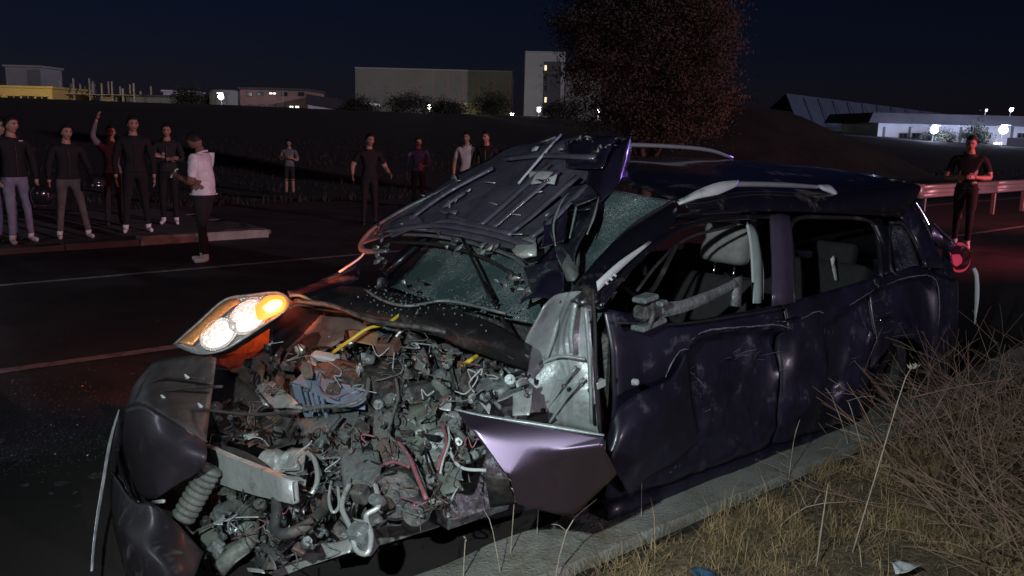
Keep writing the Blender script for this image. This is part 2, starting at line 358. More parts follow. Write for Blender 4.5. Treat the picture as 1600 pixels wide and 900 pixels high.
# ------------------------------------------------------------------ dry grass, brush, weeds
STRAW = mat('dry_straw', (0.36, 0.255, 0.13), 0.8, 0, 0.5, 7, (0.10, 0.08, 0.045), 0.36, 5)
TWIG = mat('dry_twig', (0.20, 0.13, 0.09), 0.85, 0, 0.4, 12)
STALK = mat('pale_dry_stalk', (0.36, 0.31, 0.24), 0.8, 0, 0.3, 20)
def blades(cnt, seed, fs, hmin, hmax, wd, lean=0.8):
    r = random.Random(seed); V = []; F = []
    for _ in range(cnt):
        p = fs(r)
        if p is None: continue
        h = r.uniform(hmin, hmax) * r.uniform(.5, 1.2); a = r.uniform(0, 6.283); b = a + r.uniform(-1, 1); l = h * r.uniform(.1, lean); w_ = wd * r.uniform(.6, 1.3)
        d = Vector((math.cos(a), math.sin(a), 0)); sd = Vector((-math.sin(b), math.cos(b), 0)) * w_
        k = len(V); q = p + d * l * .35 + Vector((0, 0, h * .6))
        V += [p - sd, p + sd, q + sd * .7, q - sd * .7, p + d * l + Vector((0, 0, h * r.uniform(.7, 1)))]; F += [(k, k + 1, k + 2, k + 3), (k + 3, k + 2, k + 4)]
    return V, F
def on_verge(r):
    s = r.uniform(-2.2, 9.5); n = -0.27 - r.random() ** 1.25 * 3.0
    if n > -0.46 - 0.22 * mnoise.noise(Vector((s * 1.3, 0, 2))) and r.random() < 0.85: return None
    if mnoise.noise(Vector((s * 2.3, n * 2.3, 5))) + .5 * mnoise.noise(Vector((s * 7, n * 7, 8))) < -0.02 and r.random() < .78: return None
    p = RD(s, n)
    if (p - Vector((0, 0, 0))).length < 0.9: return None
    p.z = gz(p.x, p.y) - 0.004; return p
V, F = blades(190000, 11, on_verge, .012, .08, .0016, 3.6)
V2, F2 = blades(7000, 15, on_verge, .08, .26, .0013, 1.1); k = len(V); V += V2; F += [tuple(i + k for i in f) for f in F2]
stuff(mk('dry_grass', V, F, STRAW), 'short dry tan grass covering the verge behind the kerb')
def on_field(r):
    p = RD(r.uniform(-30, 60), 16.5 + 32 * r.random() ** 1.5)
    if mnoise.noise(Vector((p.x * .25, p.y * .25, 5))) < -0.05: return None
    p.z = gz(p.x, p.y) - .05; return p
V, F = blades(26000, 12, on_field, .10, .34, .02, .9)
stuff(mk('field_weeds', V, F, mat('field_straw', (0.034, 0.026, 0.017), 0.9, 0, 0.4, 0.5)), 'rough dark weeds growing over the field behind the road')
def twigs(cnt, seed, fs, ln, rad, up):
    r = random.Random(seed); b = MB()
    for _ in range(cnt):
        p = fs(r); d = Vector((r.gauss(0, 1), r.gauss(0, 1), r.uniform(*up))).normalized(); L_ = r.uniform(*ln); P = [p]; n = 4
        for i in range(n):
            d = (d + Vector((r.gauss(0, .22), r.gauss(0, .22), r.gauss(0, .12)))).normalized(); P.append(P[-1] + d * L_ / n)
            if i in (1, 2) and r.random() < .75:
                e = (d + Vector((r.gauss(0, .7), r.gauss(0, .7), r.gauss(.1, .4)))).normalized(); q = P[-1]; l2 = L_ * r.uniform(.2, .5)
                b.add(*tubeg([q, q + e * l2 * .5, q + e * l2 + Vector((0, 0, -.02))], [rad * .6, rad * .3], 3, 1))
        b.add(*tubeg(P, [rad * r.uniform(.8, 1.3), rad * .35], 3, 1))
    return b
def on_brush(r):
    while True:
        s = r.uniform(1.0, 8.5); n = -0.40 - 2.4 * r.random()
        lim = -0.36 - max(0, 2.5 - s) * 0.85
        if s > 3.9: lim = -0.85 - .25 * (s - 3.9)
        if n > lim: continue
        p = RD(s, n)
        if p.length < 1.6: continue
        p.z = gz(p.x, p.y); return p
b = twigs(2500, 21, on_brush, (.2, .9), .0030, (.15, 1.2))
stuff(b.build('dry_brush', TWIG), 'tangled leafless brown brush on the verge')
def weed(label, pts, hgt_seed, head=0, forks=0, rad=.0032, depth=None, mt=None):
    """a tall dry stalk; pts are picture points from the foot up, standing on the verge"""
    r = random.Random(hgt_seed); foot = G(*pts[0], 0.14); foot.z = gz(foot.x, foot.y); D = foot.y; D2 = D + (depth or 0)
    P = [foot] + [far(u, v, D + (D2 - D) * (i + 1) / (len(pts) - 1)) for i, (u, v) in enumerate(pts[1:])]
    t = empty('dry_weed', foot); tag(t, label, 'weed', 'tall dry weeds along the kerb')
    P = [p - foot for p in P]; P[0] = P[0] - Vector((0, 0, .03))
    st = MB().add(*tubeg(P, [rad, rad * .8, rad * .45], 5, 3)); st.build('stalk', mt or STALK, t, True)
    Q = spline(P, 6)
    for k in range(forks):
        q = Q[int(len(Q) * r.uniform(.35, .85))]; e = Vector((r.uniform(-1, 1), r.uniform(-.5, .5), r.uniform(.3, 1))).normalized() * r.uniform(.06, .16)
        MB().add(*tubeg([q, q + e * .5 + Vector((0, 0, .01)), q + e], [rad * .6, rad * .3], 4, 2)).build('side_shoot', mt or STALK, t, True)
    if head:
        b = MB(); a = Q[-1]; d = (Q[-1] - Q[-3]).normalized()
        for k in range(head):
            c = a - d * (.012 * k); e = Vector((r.uniform(-1, 1), r.uniform(-1, 1), .8)).normalized(); b.add(*tubeg([c, c + e * .012, c + e * .026], [.0015, .005, .001], 5, 2))
        b.build('seed_head', STALK, t, True)
weed('tallest dry stalk with a seed head, leaning right over the brush', [(1330, 860), (1375, 720), (1415, 590), (1432, 575)], 1, 9, 0, .0035, .35)
weed('pale bent stem crossing the brush towards the kerb', [(1360, 720), (1330, 640), (1322, 625)], 2, 0, 1, .003, .1)
weed('slender stalk beside the rear door, forked at its tip', [(1232, 735), (1240, 690), (1250, 655)], 3, 0, 2, .0022, .05)
weed('thick pale stalk leaning over the edge of the folded fender', [(858, 896), (885, 830), (932, 780)], 4, 0, 1, .0035, .05)
weed('upright stalk with small seed pods before the crumpled fender corner', [(795, 858), (803, 790), (806, 752)], 5, 8, 2, .0026, .05)
weed('thin bare stem leaning left under the torn bumper beam', [(795, 890), (770, 830), (755, 795)], 6, 0, 0, .0022, .05)
weed('short hooked stalk rising from the kerb left of the fender', [(722, 893), (726, 858), (728, 842)], 7, 2, 0, .0028, .02)
weed('upright hooked stalk with pale knob below the fender', [(840, 830), (841, 795), (852, 780)], 8, 2, 0, .0026, .02)
weed('long stem with sparse pods in front of the dented door', [(1005, 800), (1003, 690), (1003, 640)], 9, 7, 1, .0022, .1)
weed('arching thin stem leaning left in front of the rear wheel', [(1345, 690), (1300, 620), (1258, 582)], 10, 0, 1, .0026, .15)
weed('stiff pale stem at the bottom of the brush, slanting right', [(1275, 880), (1287, 800), (1294, 755)], 11, 0, 0, .0035, .05)
weed('low crooked stem lying across the grass at the lower right', [(1205, 815), (1260, 792), (1340, 783)], 12, 0, 2, .003, .05)
weed('dark stem bent right near the bottom right corner', [(1490, 860), (1500, 760), (1533, 585)], 13, 0, 3, .0028, .6, TWIG)
# litter on the verge
PAPER = mat('white_litter', (0.55, 0.57, 0.58), 0.6, 0, 0.15, 15)
p = G(1412, 885, .18)
V, F = gridg([[Vector((x * .045, y * .04, .01 + .012 * ((x * 7 + y * 5) % 3))) for x in range(-1, 2)] for y in range(-1, 2)], 3, 3)
o = sheet('litter', crumple(V, 5, .02, 5, .4, 20), F, PAPER, None, .001); o.location = (p.x, p.y, gz(p.x, p.y) + .035); tag(o, 'crumpled white scrap of litter in the grass at the bottom edge', 'litter', 'scraps of litter')
p = G(1100, 893, .17)
o = sheet('litter', crumple(V, 9, .02, 4, .4, 20), F, mat('blue_litter', (0.05, 0.12, 0.2), .4), None, .001); o.location = (p.x, p.y, gz(p.x, p.y) + .03); tag(o, 'small crumpled blue wrapper in the grass', 'litter', 'scraps of litter')
# broken glass and gravel on the asphalt
r = random.Random(31); b = MB()
for i in range(3600):
    if i < 1900: p = G(r.gauss(70, 85), r.gauss(690, 55), 0)
    else: p = Vector(CT) + Vector((r.gauss(-1.6, 1.3), r.gauss(-.9, 1.2), 0))
    if rn(p) < .02: continue
    z = .003; sz = r.uniform(.002, .007) * (1.4 if i % 11 == 0 else 1); c, F_ = boxg((p.x, p.y, z + sz * .3), (sz, sz * r.uniform(.5, 1), sz * .7), eul(r.uniform(-30, 30), r.uniform(-30, 30), r.uniform(0, 180))); b.add(c, F_)
for i in range(110):
    p = G(r.gauss(330, 260), r.gauss(760, 120), 0) if i % 2 else Vector(CT) + Vector((r.gauss(-2.0, 1.3), r.gauss(-.6, 1.3), 0))
    if rn(p) < .02: continue
    k = r.uniform(.012, .05); V = [Vector((k * math.cos(a_) * r.uniform(.5, 1.1), k * math.sin(a_) * r.uniform(.4, 1), r.uniform(.0, .012))) for a_ in (0, 1.3, 2.5, 3.8, 5)]; M = Matrix.Rotation(r.uniform(0, 6.3), 3, 'Z'); V = [M @ v + Vector((p.x, p.y, .006)) for v in V]; b.add(V + [v + Vector((0, 0, .003)) for v in V], [(4, 3, 2, 1, 0), (5, 6, 7, 8, 9)] + [(q, (q + 1) % 5, 5 + (q + 1) % 5, 5 + q) for q in range(5)])
stuff(b.build('broken_glass', mat('glass_granules', (0.09, 0.09, 0.092), 0.3, 0, 0.8, 90, spec=0.6)), 'sprinkling of broken glass and gravel on the asphalt')

# ------------------------------------------------------------------ trees
BARK = mat('bark', (0.07, 0.05, 0.04), 0.9, 0, 0.4, 8, bump=.8, bump_scale=20)
LEAF = mat('tree_leaf', (0.062, 0.046, 0.034), 0.8, 0, 0.5, 1.1)
LEAFD = mat('dark_bush_leaf', (0.035, 0.042, 0.025), 0.8, 0, 0.5, .6)
def tree(label, base, blobs, nleaf, size, trunk_r, limbs, seed, group=None, leafm=None, name='leafy_tree'):
    """blobs: (centre relative to base, radii); leaves gather in clumps through each blob"""
    r = random.Random(seed); t = empty(name, base); tag(t, label, 'tree', group); tr = MB()
    tops = [Vector(c) for c, _ in blobs]; zc = min(c.z for c in tops); fork = Vector((0, 0, max(.4, zc * .45)))
    tr.add(*tubeg([Vector((0, 0, -.3)), fork * .5 + Vector((.03, .02, 0)), fork], [trunk_r * 1.25, trunk_r, trunk_r * .85], 9, 3))
    for c in tops:
        tr.add(*tubeg([fork - Vector((0, 0, .1)), fork.lerp(c, .45) + Vector((r.uniform(-.2, .2), r.uniform(-.2, .2), .1)), c], [trunk_r * .6, trunk_r * .35, trunk_r * .1], 6, 3))
    tr.build('trunk', BARK, t, True)
    tot = sum(b_[1][0] * b_[1][1] * b_[1][2] for b_ in blobs); V = []; F = []
    for c, rad in blobs:
        nn = int(nleaf * rad[0] * rad[1] * rad[2] / tot); cl = 26 if nleaf < 20000 else 85; nc = max(4, nn // cl)
        for _ in range(nc):
            d = Vector((r.gauss(0, 1), r.gauss(0, 1), r.gauss(0, 1))).normalized() * (r.random() ** .42) * r.uniform(.8, 1.12)
            cc = Vector(c) + Vector((d.x * rad[0], d.y * rad[1], d.z * rad[2])); sp = size * (r.uniform(1.8, 5.0) if cl == 26 else r.uniform(2.4, 6.5))
            for _ in range(cl):
                p = cc + Vector((r.gauss(0, sp), r.gauss(0, sp), r.gauss(0, sp * .7))); a = Vector((r.gauss(0, 1), r.gauss(0, 1), r.gauss(0, 1))).normalized(); q = a.cross(Vector((r.gauss(0, 1), r.gauss(0, 1), r.gauss(0, 1)))).normalized(); z = size * r.uniform(.6, 1.3); k = len(V)
                V += [p - a * z, p + q * z * .42, p + a * z, p - q * z * .42]; F.append((k, k + 1, k + 2, k + 3))
    mk('crown', V, F, leafm or LEAF, t)
    return t
bp = far(1010, 222, 24); bp.z = gz(bp.x, bp.y)
S_ = 24 / CAM_F
def tb(u, v, ru, rv, dy=0): q = far(u, v, 24 + dy); return (q - bp, (ru * S_, (ru + rv) / 2 * S_, rv * S_))
tree('tall leafy tree lit dull red rising behind the car roof', bp,
     [tb(1010, 60, 105, 90), tb(925, 60, 62, 95, .3), tb(1100, 80, 62, 85, -.3), tb(1090, 155, 72, 62, -.5), tb(1000, 165, 70, 55, 0), tb(1040, 195, 62, 38, -.8), tb(1010, -60, 130, 70), tb(925, 150, 34, 60, .6), tb(1075, 10, 80, 60, -.2)], 110000, .043, .16, 6, 3)
def bush(label, u, vtop, vbase, wpx, D, seed, n=900):
    s = D / CAM_F; q = far(u, vbase, D); q.z = max(q.z, gz(q.x, q.y)) - .6; h = (vbase - vtop) * s + .6; wd = wpx * s / 2
    tree(label, q, [((0, 0, h * .55), (wd, wd * .8, h * .5)), ((-wd * .45, 0, h * .42), (wd * .6, wd * .5, h * .4)), ((wd * .5, .2, h * .45), (wd * .55, wd * .5, h * .38))], n * 4, .0042 * D * .28, .12, 3, seed, 'dark trees and bushes before the far buildings', LEAFD, 'dark_tree')
bush('dark round tree at the right foot of the long grey warehouse', 770, 148, 184, 62, 128, 41)
bush('low dark bush beside the lamp in front of the grey warehouse', 700, 166, 186, 60, 126, 42)
bush('dark tree between the low shed and the grey rounded hall', 296, 147, 178, 44, 128, 43)
bush('wide dark shrub at the foot of the pale tower block', 880, 160, 190, 70, 126, 44)
bush('dark bush under the bright left floodlight of the white building', 1468, 214, 229, 40, 134, 45)
bush('dark tree before the white building between its two floodlights', 1525, 198, 229, 30, 134, 46)
bush('dark bush left of the small lit lamp below the warehouse', 640, 160, 187, 70, 126, 47)
bush('low bush against the shed with the blue lit wall', 560, 170, 186, 50, 126, 48)

# ------------------------------------------------------------------ mound and guardrail
mc = far(1205, 240, 40); V = []; F = []; nn = 40
for j in range(nn + 1):
    for i in range(nn + 1):
        x = (i / nn - .5) * 2; y = (j / nn - .5) * 2; q = math.sqrt(x * x + y * y)
        h = 3.7 * (smooth01(1.0 - q) ** .75) + .5 * mnoise.noise(Vector((x * 4, y * 4, 1))) * max(0, 1 - q)
        px = mc.x + x * 10.5; py = mc.y + 5 + y * 7; V.append((px, py, gz(px, py) - .25 + h))
F = [(j * (nn + 1) + i, j * (nn + 1) + i + 1, (j + 1) * (nn + 1) + i + 1, (j + 1) * (nn + 1) + i) for j in range(nn) for i in range(nn)]
struct(mk('mound', V, F, SOIL, None, True))
GALV = mat('galvanised_steel', (0.26, 0.27, 0.28), 0.45, 0.4, 0.15, 6, (0.2, 0.17, 0.15), .2, 4)
ga = G(1432, 348, 0); gs = (ga - K0).dot(E_); gn = (ga - K0).dot(N_)
gr = empty('guardrail', RD(gs, gn)); tag(gr, 'galvanised steel guardrail on posts at the far roadside, lit pink', 'guardrail')
prof = [(.00, .40), (.035, .43), (.035, .49), (.0, .52), (.0, .58), (.035, .61), (.035, .67), (.0, .70)]
for k in range(4):
    V = []; x0 = k * 4.0; a = 4
    for i in range(a + 1):
        for n, z in prof: V.append(RD(gs + x0 + 4.03 * i / a, gn - n - .05 - .004 * k, z + .12) - gr.location)
    q = len(prof); sheet('rail', V, [(i * q + j, (i + 1) * q + j, (i + 1) * q + j + 1, i * q + j + 1) for i in range(a) for j in range(q - 1)], GALV, gr, .006, 30)
for k in range(9):
    mb = MB(); R3 = Matrix.Rotation(KA, 3, 'Z')
    mb.add(*boxg(RD(gs + .3 + 1.9 * k, gn + .03, .33) - gr.location, (.06, .10, .98), R3, 1, .008)); mb.build('post', GALV, gr)
V, F = latheg([(.17, 0), (.17, .3)], 12); V = [Matrix.Rotation(KA, 3, 'Z') @ Vector((v.x * .55 + (-.05 if v.x < 0 else 0), v.y * .6, v.z)) + Vector((0, 0, .53)) + (E_ * -.03) for v in V]
sheet('end_terminal', V, F[:-2], GALV, gr, .006)

# ------------------------------------------------------------------ far buildings
WIN = mat('dark_window', (0.02, 0.02, 0.025), 0.2)
def facade(name, label, u0, u1, vt, vb, D, depth, wallm, roofm=None, cat='building', over=.3, roof_h=.35, u0t=None):
    a = far(u0, vb, D); c = far(u1, vb, D); top = (far(u0, vt, D).z + far(u1, vt, D).z) / 2; z0 = min(a.z, c.z) - 4; w_ = c.x - a.x
    base = Vector(((a.x + c.x) / 2, D + depth / 2, z0)); t = empty(name, base); tag(t, label, cat)
    V, F = boxg((0, 0, (top - z0) / 2), (w_, depth, top - z0), None, 1, .05); mk('wall', V, F, wallm, t)
    if roofm: V, F = boxg((0, 0, top - z0 + roof_h / 2 + .01), (w_ + over * 2, depth + over * 2, roof_h), None, 1, .04); mk('roof', V, F, roofm, t)
    t['_top'] = top - z0; t['_d'] = depth
    def onwall(u, v): q = far(u, v, D); return Vector((q.x - base.x, -depth / 2, q.z - base.z))
    return t, onwall
def panel(t, ow, name, u0, v0, u1, v1, m_, th=.12, proud=.03, frame=None):
    a, b_ = ow(u0, v0), ow(u1, v1); c = (a + b_) / 2; sx = abs(b_.x - a.x); sz = abs(b_.z - a.z)
    V, F = boxg((c.x, c.y - proud + th / 2, c.z), (sx, th, sz)); o = mk(name, V, F, m_, t)
    if frame:
        mb = MB(); w_ = min(.12, sx * .12)
        for dx, dz, xx, zz in ((-1, 0, w_, sz), (1, 0, w_, sz), (0, -1, sx + w_, w_), (0, 1, sx + w_, w_), (0, 0, w_ * .7, sz)): mb.add(*boxg((c.x + dx * sx / 2, c.y - proud - .03, c.z + dz * sz / 2), (xx, .1, zz)))
        mb.build('frame', frame, o)
    return o
def wallmat(n, c, sc=.2): return mat(n, c, .9, 0, .18, sc, tuple(x * .6 for x in c), .25, sc * 2)
W_YEL = wallmat('ochre_render', (0.48, 0.36, 0.13)); W_GRY = wallmat('grey_panel_wall', (0.15, 0.155, 0.15)); W_PALE = wallmat('pale_concrete_wall', (0.24, 0.255, 0.265))
W_RED = wallmat('dull_red_brick', (0.26, 0.15, 0.14)); W_WHT = wallmat('white_metal_wall', (0.62, 0.64, 0.68)); W_ROOF = wallmat('dark_roof', (0.05, 0.05, 0.06)); W_BLU = wallmat('blue_grey_roof_sheet', (0.12, 0.155, 0.23)); W_FRM = wallmat('raw_concrete', (0.40, 0.36, 0.26))
LITW = emit('lit_window', (1.0, 0.97, 0.88), 1.6); LITY = emit('lit_window_warm', (1.0, 0.8, 0.45), 1.2)
D0 = 140
t, ow = facade('flat_roofed_building', 'ochre flat roofed building with a long dark window band, far left', -60, 83, 137, 178, D0, 14, W_YEL, W_YEL)
panel(t, ow, 'window', 11, 149, 33, 160, WIN, frame=W_YEL); panel(t, ow, 'window', 34, 149, 55, 160, WIN, frame=W_YEL); panel(t, ow, 'window', 56, 150, 76, 161, WIN, frame=W_YEL); panel(t, ow, 'window', -22, 148, 3, 160, WIN, frame=W_YEL)
panel(t, ow, 'column', 3, 145, 9, 178, W_YEL, .3, .12)
t, ow = facade('rooftop_block', 'pale square block rising behind the ochre building', 13, 66, 105, 178, D0 + 22, 8, W_PALE, W_PALE); panel(t, ow, 'panel', 42, 108, 64, 135, W_GRY)
# half-built concrete frame
a = far(88, 178, D0 + 4); t = empty('concrete_frame', (a.x, a.y, a.z - 3)); tag(t, 'unfinished concrete building frame with bare columns and slabs', 'building')
def frm(name, u0, v0, u1, v1, dy, th, m_=W_FRM):
    p, q = far(u0, v0, D0 + 4), far(u1, v1, D0 + 4); c = (p + q) / 2 - t.location; V, F = boxg((c.x, dy + th / 2, c.z), (abs(q.x - p.x), th, abs(q.z - p.z)), None, 1, .04); return mk(name, V, F, m_, t)
for u, vt_ in ((92, 126), (113, 122), (138, 122), (157, 130), (173, 127), (190, 138), (207, 130)):
    frm('column', u, vt_, u + 4, 182, 0, .45); frm('column', u + 3, vt_ + 2, u + 7, 182, 6, .45)
for v in (146, 160): frm('slab', 88, v, 211, v + 3, -.4, 7.2)
frm('wall', 92, 163, 140, 182, .5, .3, W_GRY); frm('wall', 142, 150, 170, 160, 3, .3); panel_o = frm('lit_window', 181, 165, 194, 175, .5, .3, LITY)
for u in (64, 83, 100): frm('chimney', u, 122 + (u % 3) * 4, u + 6, 150, 9, .8, W_GRY)
t, ow = facade('low_shed', 'long low dim shed with evenly spaced posts', 198, 312, 152, 180, D0 + 6, 10, W_GRY, W_ROOF)
for u in range(205, 310, 13): panel(t, ow, 'post', u, 156, u + 2, 180, W_PALE, .2, .1)
t, ow = facade('roof_shed', 'small pale shed roof beyond the low shed', 256, 296, 144, 178, D0 + 30, 8, W_WHT, W_WHT)
# rounded hall
a = far(348, 182, D0); t = empty('rounded_hall', (a.x, a.y + 5, a.z - 3)); tag(t, 'grey rounded hall with a bright lamp in front', 'building')
V, F = latheg([(3.5, 0), (3.5, 3 + 3.7), (3.2, 3 + 4.1), (0, 3 + 4.25)], 28); mk('wall', [Vector((v.x, v.y * .8, v.z)) for v in V], F, W_PALE, t, 35)
for k in range(5): mb = MB(); an = R_(-150 + 30 * k); mb.add(*boxg((3.52 * math.cos(an), 3.52 * .8 * math.sin(an), 5.0), (.12, .12, 3.2), Matrix.Rotation(an, 3, 'Z'))); mb.build('rib', W_GRY, t)
t, ow = facade('brick_building', 'dull red two storey building with small lit windows', 376, 482, 141, 184, D0 + 2, 12, W_RED, W_ROOF)
panel(t, ow, 'window', 420, 144, 432, 148, LITW, frame=W_ROOF); panel(t, ow, 'window', 452, 165, 459, 171, LITW, frame=W_ROOF); panel(t, ow, 'window', 461, 165, 468, 171, LITW, frame=W_ROOF)
for u in (386, 402, 440, 466): panel(t, ow, 'window', u, 144, u + 9, 150, WIN, frame=W_ROOF)
for u in (388, 404, 422): panel(t, ow, 'window', u, 164, u + 9, 172, mat('dim_window', (.2, .18, .2), .4), frame=W_ROOF)
panel(t, ow, 'pier', 441, 141, 444, 184, W_PALE, .3, .1)
t, ow = facade('metal_shed', 'pale shed whose wall glows blue white under its lamp', 481, 572, 158, 187, D0 - 4, 14, W_WHT)
a, c = ow(479, 147), ow(574, 163); b0 = ow(479, 158); c0 = ow(574, 166)
V = [(a.x, -7.4, a.z), (c.x, -7.4, c.z), (c.x, 7.4, c.z), (a.x, 7.4, a.z)]; V += [(x, y, z - 1.4) for x, y, z in V]
mk('roof', V, [(0, 1, 2, 3), (7, 6, 5, 4), (0, 4, 5, 1), (1, 5, 6, 2), (2, 6, 7, 3), (3, 7, 4, 0)], W_ROOF, t); panel(t, ow, 'downpipe', 525, 152, 527, 186, W_ROOF, .2, .12); panel(t, ow, 'door', 492, 170, 504, 187, W_GRY, .2, .06)
t, ow = facade('grey_warehouse', 'huge plain grey warehouse wall with flat parapet', 555, 799, 110, 190, D0 + 30, 40, W_GRY, W_PALE, roof_h=.25, over=.05)
for u in range(580, 799, 24): panel(t, ow, 'wall_panel_joint', u, 112, u + .5, 188, W_RED, .08, .02)
panel(t, ow, 'loading_door', 712, 160, 756, 188, wallmat('yellow_door', (.4, .38, .22)), .2, .08)
t, ow = facade('tower_block', 'tall pale tower block with a dark slot beside the tree', 818, 880, 82, 190, D0 + 20, 14, W_PALE, W_PALE, roof_h=.2, over=.03)
panel(t, ow, 'recess_shade_panel', 850, 96, 874, 188, W_ROOF, .4, .06)  # flat dark panel paints the shade of a recess
for v in (102, 118, 134, 152): panel(t, ow, 'window', 851, v, 854, v + 8, LITY if v == 102 or v == 152 else WIN, .2, .14)
t, ow = facade('tower_annex', 'lower wing of the tower block beside the tree', 881, 940, 112, 190, D0 + 21, 14, W_GRY, W_ROOF); panel(t, ow, 'door', 890, 170, 905, 190, W_PALE, .2, .05)
t, ow = facade('white_factory', 'long low white building lit by two floodlights on the right', 1368, 1680, 196, 240, D0, 16, W_WHT, None)
V, F = boxg((0, -1, t['_top'] + .75), (36, 20, 1.5), None, .96); mk('roof', V, F, W_ROOF, t)
for u in (1405, 1425, 1500, 1535, 1590): panel(t, ow, 'window', u, 208, u + 12, 216, WIN, frame=W_GRY)
for u in range(1380, 1680, 40): panel(t, ow, 'wall_rib', u, 198, u + 1, 226, W_GRY, .15, .05)
panel(t, ow, 'lit_window', 1553, 222, 1558, 227, LITW); panel(t, ow, 'lit_window', 1561, 222, 1565, 228, LITW); panel(t, ow, 'door', 1574, 215, 1600, 232, W_ROOF, .2, .06)
# hall with a long sloping roof
a, q, e = far(1255, 143, D0 + 60), far(1545, 181, D0 + 60), far(1255, 235, D0 + 60); t = empty('pitched_hall', (a.x, a.y, e.z)); tag(t, 'large hall with a long pale blue sloping roof', 'building')
w_ = q.x - a.x; h0 = a.z - e.z; h1 = q.z - e.z
V = [(0, 0, -3), (w_, 0, -3), (w_, 0, h1 - 4), (0, 0, h1 - 4 + .5), (0, 22, -3), (w_, 22, -3), (w_, 22, h1 - 2.4), (0, 22, h1 - 2.4)]
mk('wall', V, [(0, 1, 2, 3), (1, 5, 6, 2), (5, 4, 7, 6), (4, 0, 3, 7)], W_GRY, t)
V = [(-.5, -1, h1 - 3.6), (w_ + .5, -1, h1 - 3.9), (w_ + .5, 11, h1), (-.5, 11, h0), (w_ + .5, 23, h1 - 3), (-.5, 23, h0 - 3)]; V += [(x, y, z - .3) for x, y, z in V]
mk('roof', V, [(0, 1, 2, 3), (3, 2, 4, 5), (6, 9, 8, 7), (9, 11, 10, 8), (0, 6, 7, 1), (1, 7, 8, 2), (2, 8, 10, 4), (5, 11, 9, 3), (3, 9, 6, 0), (4, 10, 11, 5)], W_BLU, t)
for k in range(1, 12): x = w_ * k / 12; mk('roof_seam', *boxg((x, 5, (h1 - 3.7 + (h0 + (h1 - h0) * k / 12)) / 2 + .1), (.12, 12.2, .1), Matrix.Rotation(math.atan2(h0 + (h1 - h0) * k / 12 - h1 + 3.7, 12), 3, 'X')), W_GRY, t)

POLE = mat('lamp_pole', (0.12, 0.12, 0.12), .5, .4)
def street_lamp(label, u, v, D, col, power, glow, size=.26, vb=188, name='flood_lamp', fwd=1.0, group='lamps before the far buildings'):
    q = far(u, v, D); b0 = far(u, vb, D); z0 = min(b0.z, gz(q.x, q.y)) - .5; t = empty(name, (q.x, q.y, z0)); tag(t, label, 'lamp', group); h = q.z - z0
    MB().add(*tubeg([(0, .3, 0), (0, .3, h * .5), (0, .3, h + .25)], [.09, .06], 7, 2)).build('pole', POLE, t, True)
    MB().add(*tubeg([(0, .3, h + .2), (0, 0, h + .3)], .04, 6, 1)).build('arm', POLE, t)
    mk('lamp_housing', *boxg((0, 0, h + size + .08), (size * 2.4, size * 1.8, .14), None, 1, .02), POLE, t)
    V, F = latheg([(0, -size), (size * .7, -size * .7), (size, 0), (size * .7, size * .7), (0, size)], 12, Matrix.Translation((0, 0, h))); mk('lamp_glass', V, F, emit(name + '_glow', col, glow), t, True)
    l = lamp(name + '_light', 'SPOT', (q.x, q.y - .7 * fwd, q.z + .3), power, col, size, (q.x, q.y + 6, q.z - .6), 150, .4)
    return t
WHT = (0.86, 0.93, 1.0); BLUW = (0.62, 0.68, 1.0); WARM = (1.0, 0.9, 0.66)
street_lamp('bright white lamp before the grey rounded hall', 345, 151, D0 - 6, WHT, 900, 30, .42, 182)
street_lamp('blue white lamp low on the wall of the pale metal shed', 521, 178, D0 - 8, (.6, .8, 1.0), 1400, 30, .3, 187)
street_lamp('small warm lamp at the foot of the grey warehouse', 671, 168, D0 + 12, WARM, 1500, 25, .28, 187)
street_lamp('warm lamp between the warehouse and the tower block', 800, 181, D0 - 4, WARM, 1500, 22, .24, 190)
street_lamp('white lamp at the foot of the tower block', 842, 172, D0 - 6, (1, .97, .85), 700, 25, .26, 188)
street_lamp('lamp beside the left edge of the tall tree', 935, 173, D0 - 6, (1, .97, .85), 800, 25, .24, 188)
street_lamp('left bright floodlight on the long white building', 1460, 203, D0 - 8, BLUW, 6500, 40, .55, 232)
street_lamp('right bright floodlight on the long white building', 1568, 203, D0 - 8, BLUW, 7500, 40, .6, 232)
street_lamp('small lamp on the far hall at the upper right', 1580, 172, D0 + 70, BLUW, 2500, 16, .4, 200)
street_lamp('faint lamp left of the small far hall lamp', 1541, 173, D0 + 70, BLUW, 900, 6, .22, 200)
lamp('wall_fill_lamp', 'POINT', far(30, 150, D0 - 12), 2400, (1.0, .80, .42), .3)  # added lights without fixtures, standing in for unseen sources at the far buildings
lamp('wall_fill_lamp', 'POINT', far(690, 150, D0), 1300, (.95, 1.0, .85), .3)
lamp('wall_fill_lamp', 'POINT', far(150, 168, D0 - 5), 500, (1.0, .78, .35), .3)
lamp('wall_fill_lamp', 'POINT', far(1390, 172, D0 + 35), 2600, (.45, .62, 1.0), .4)

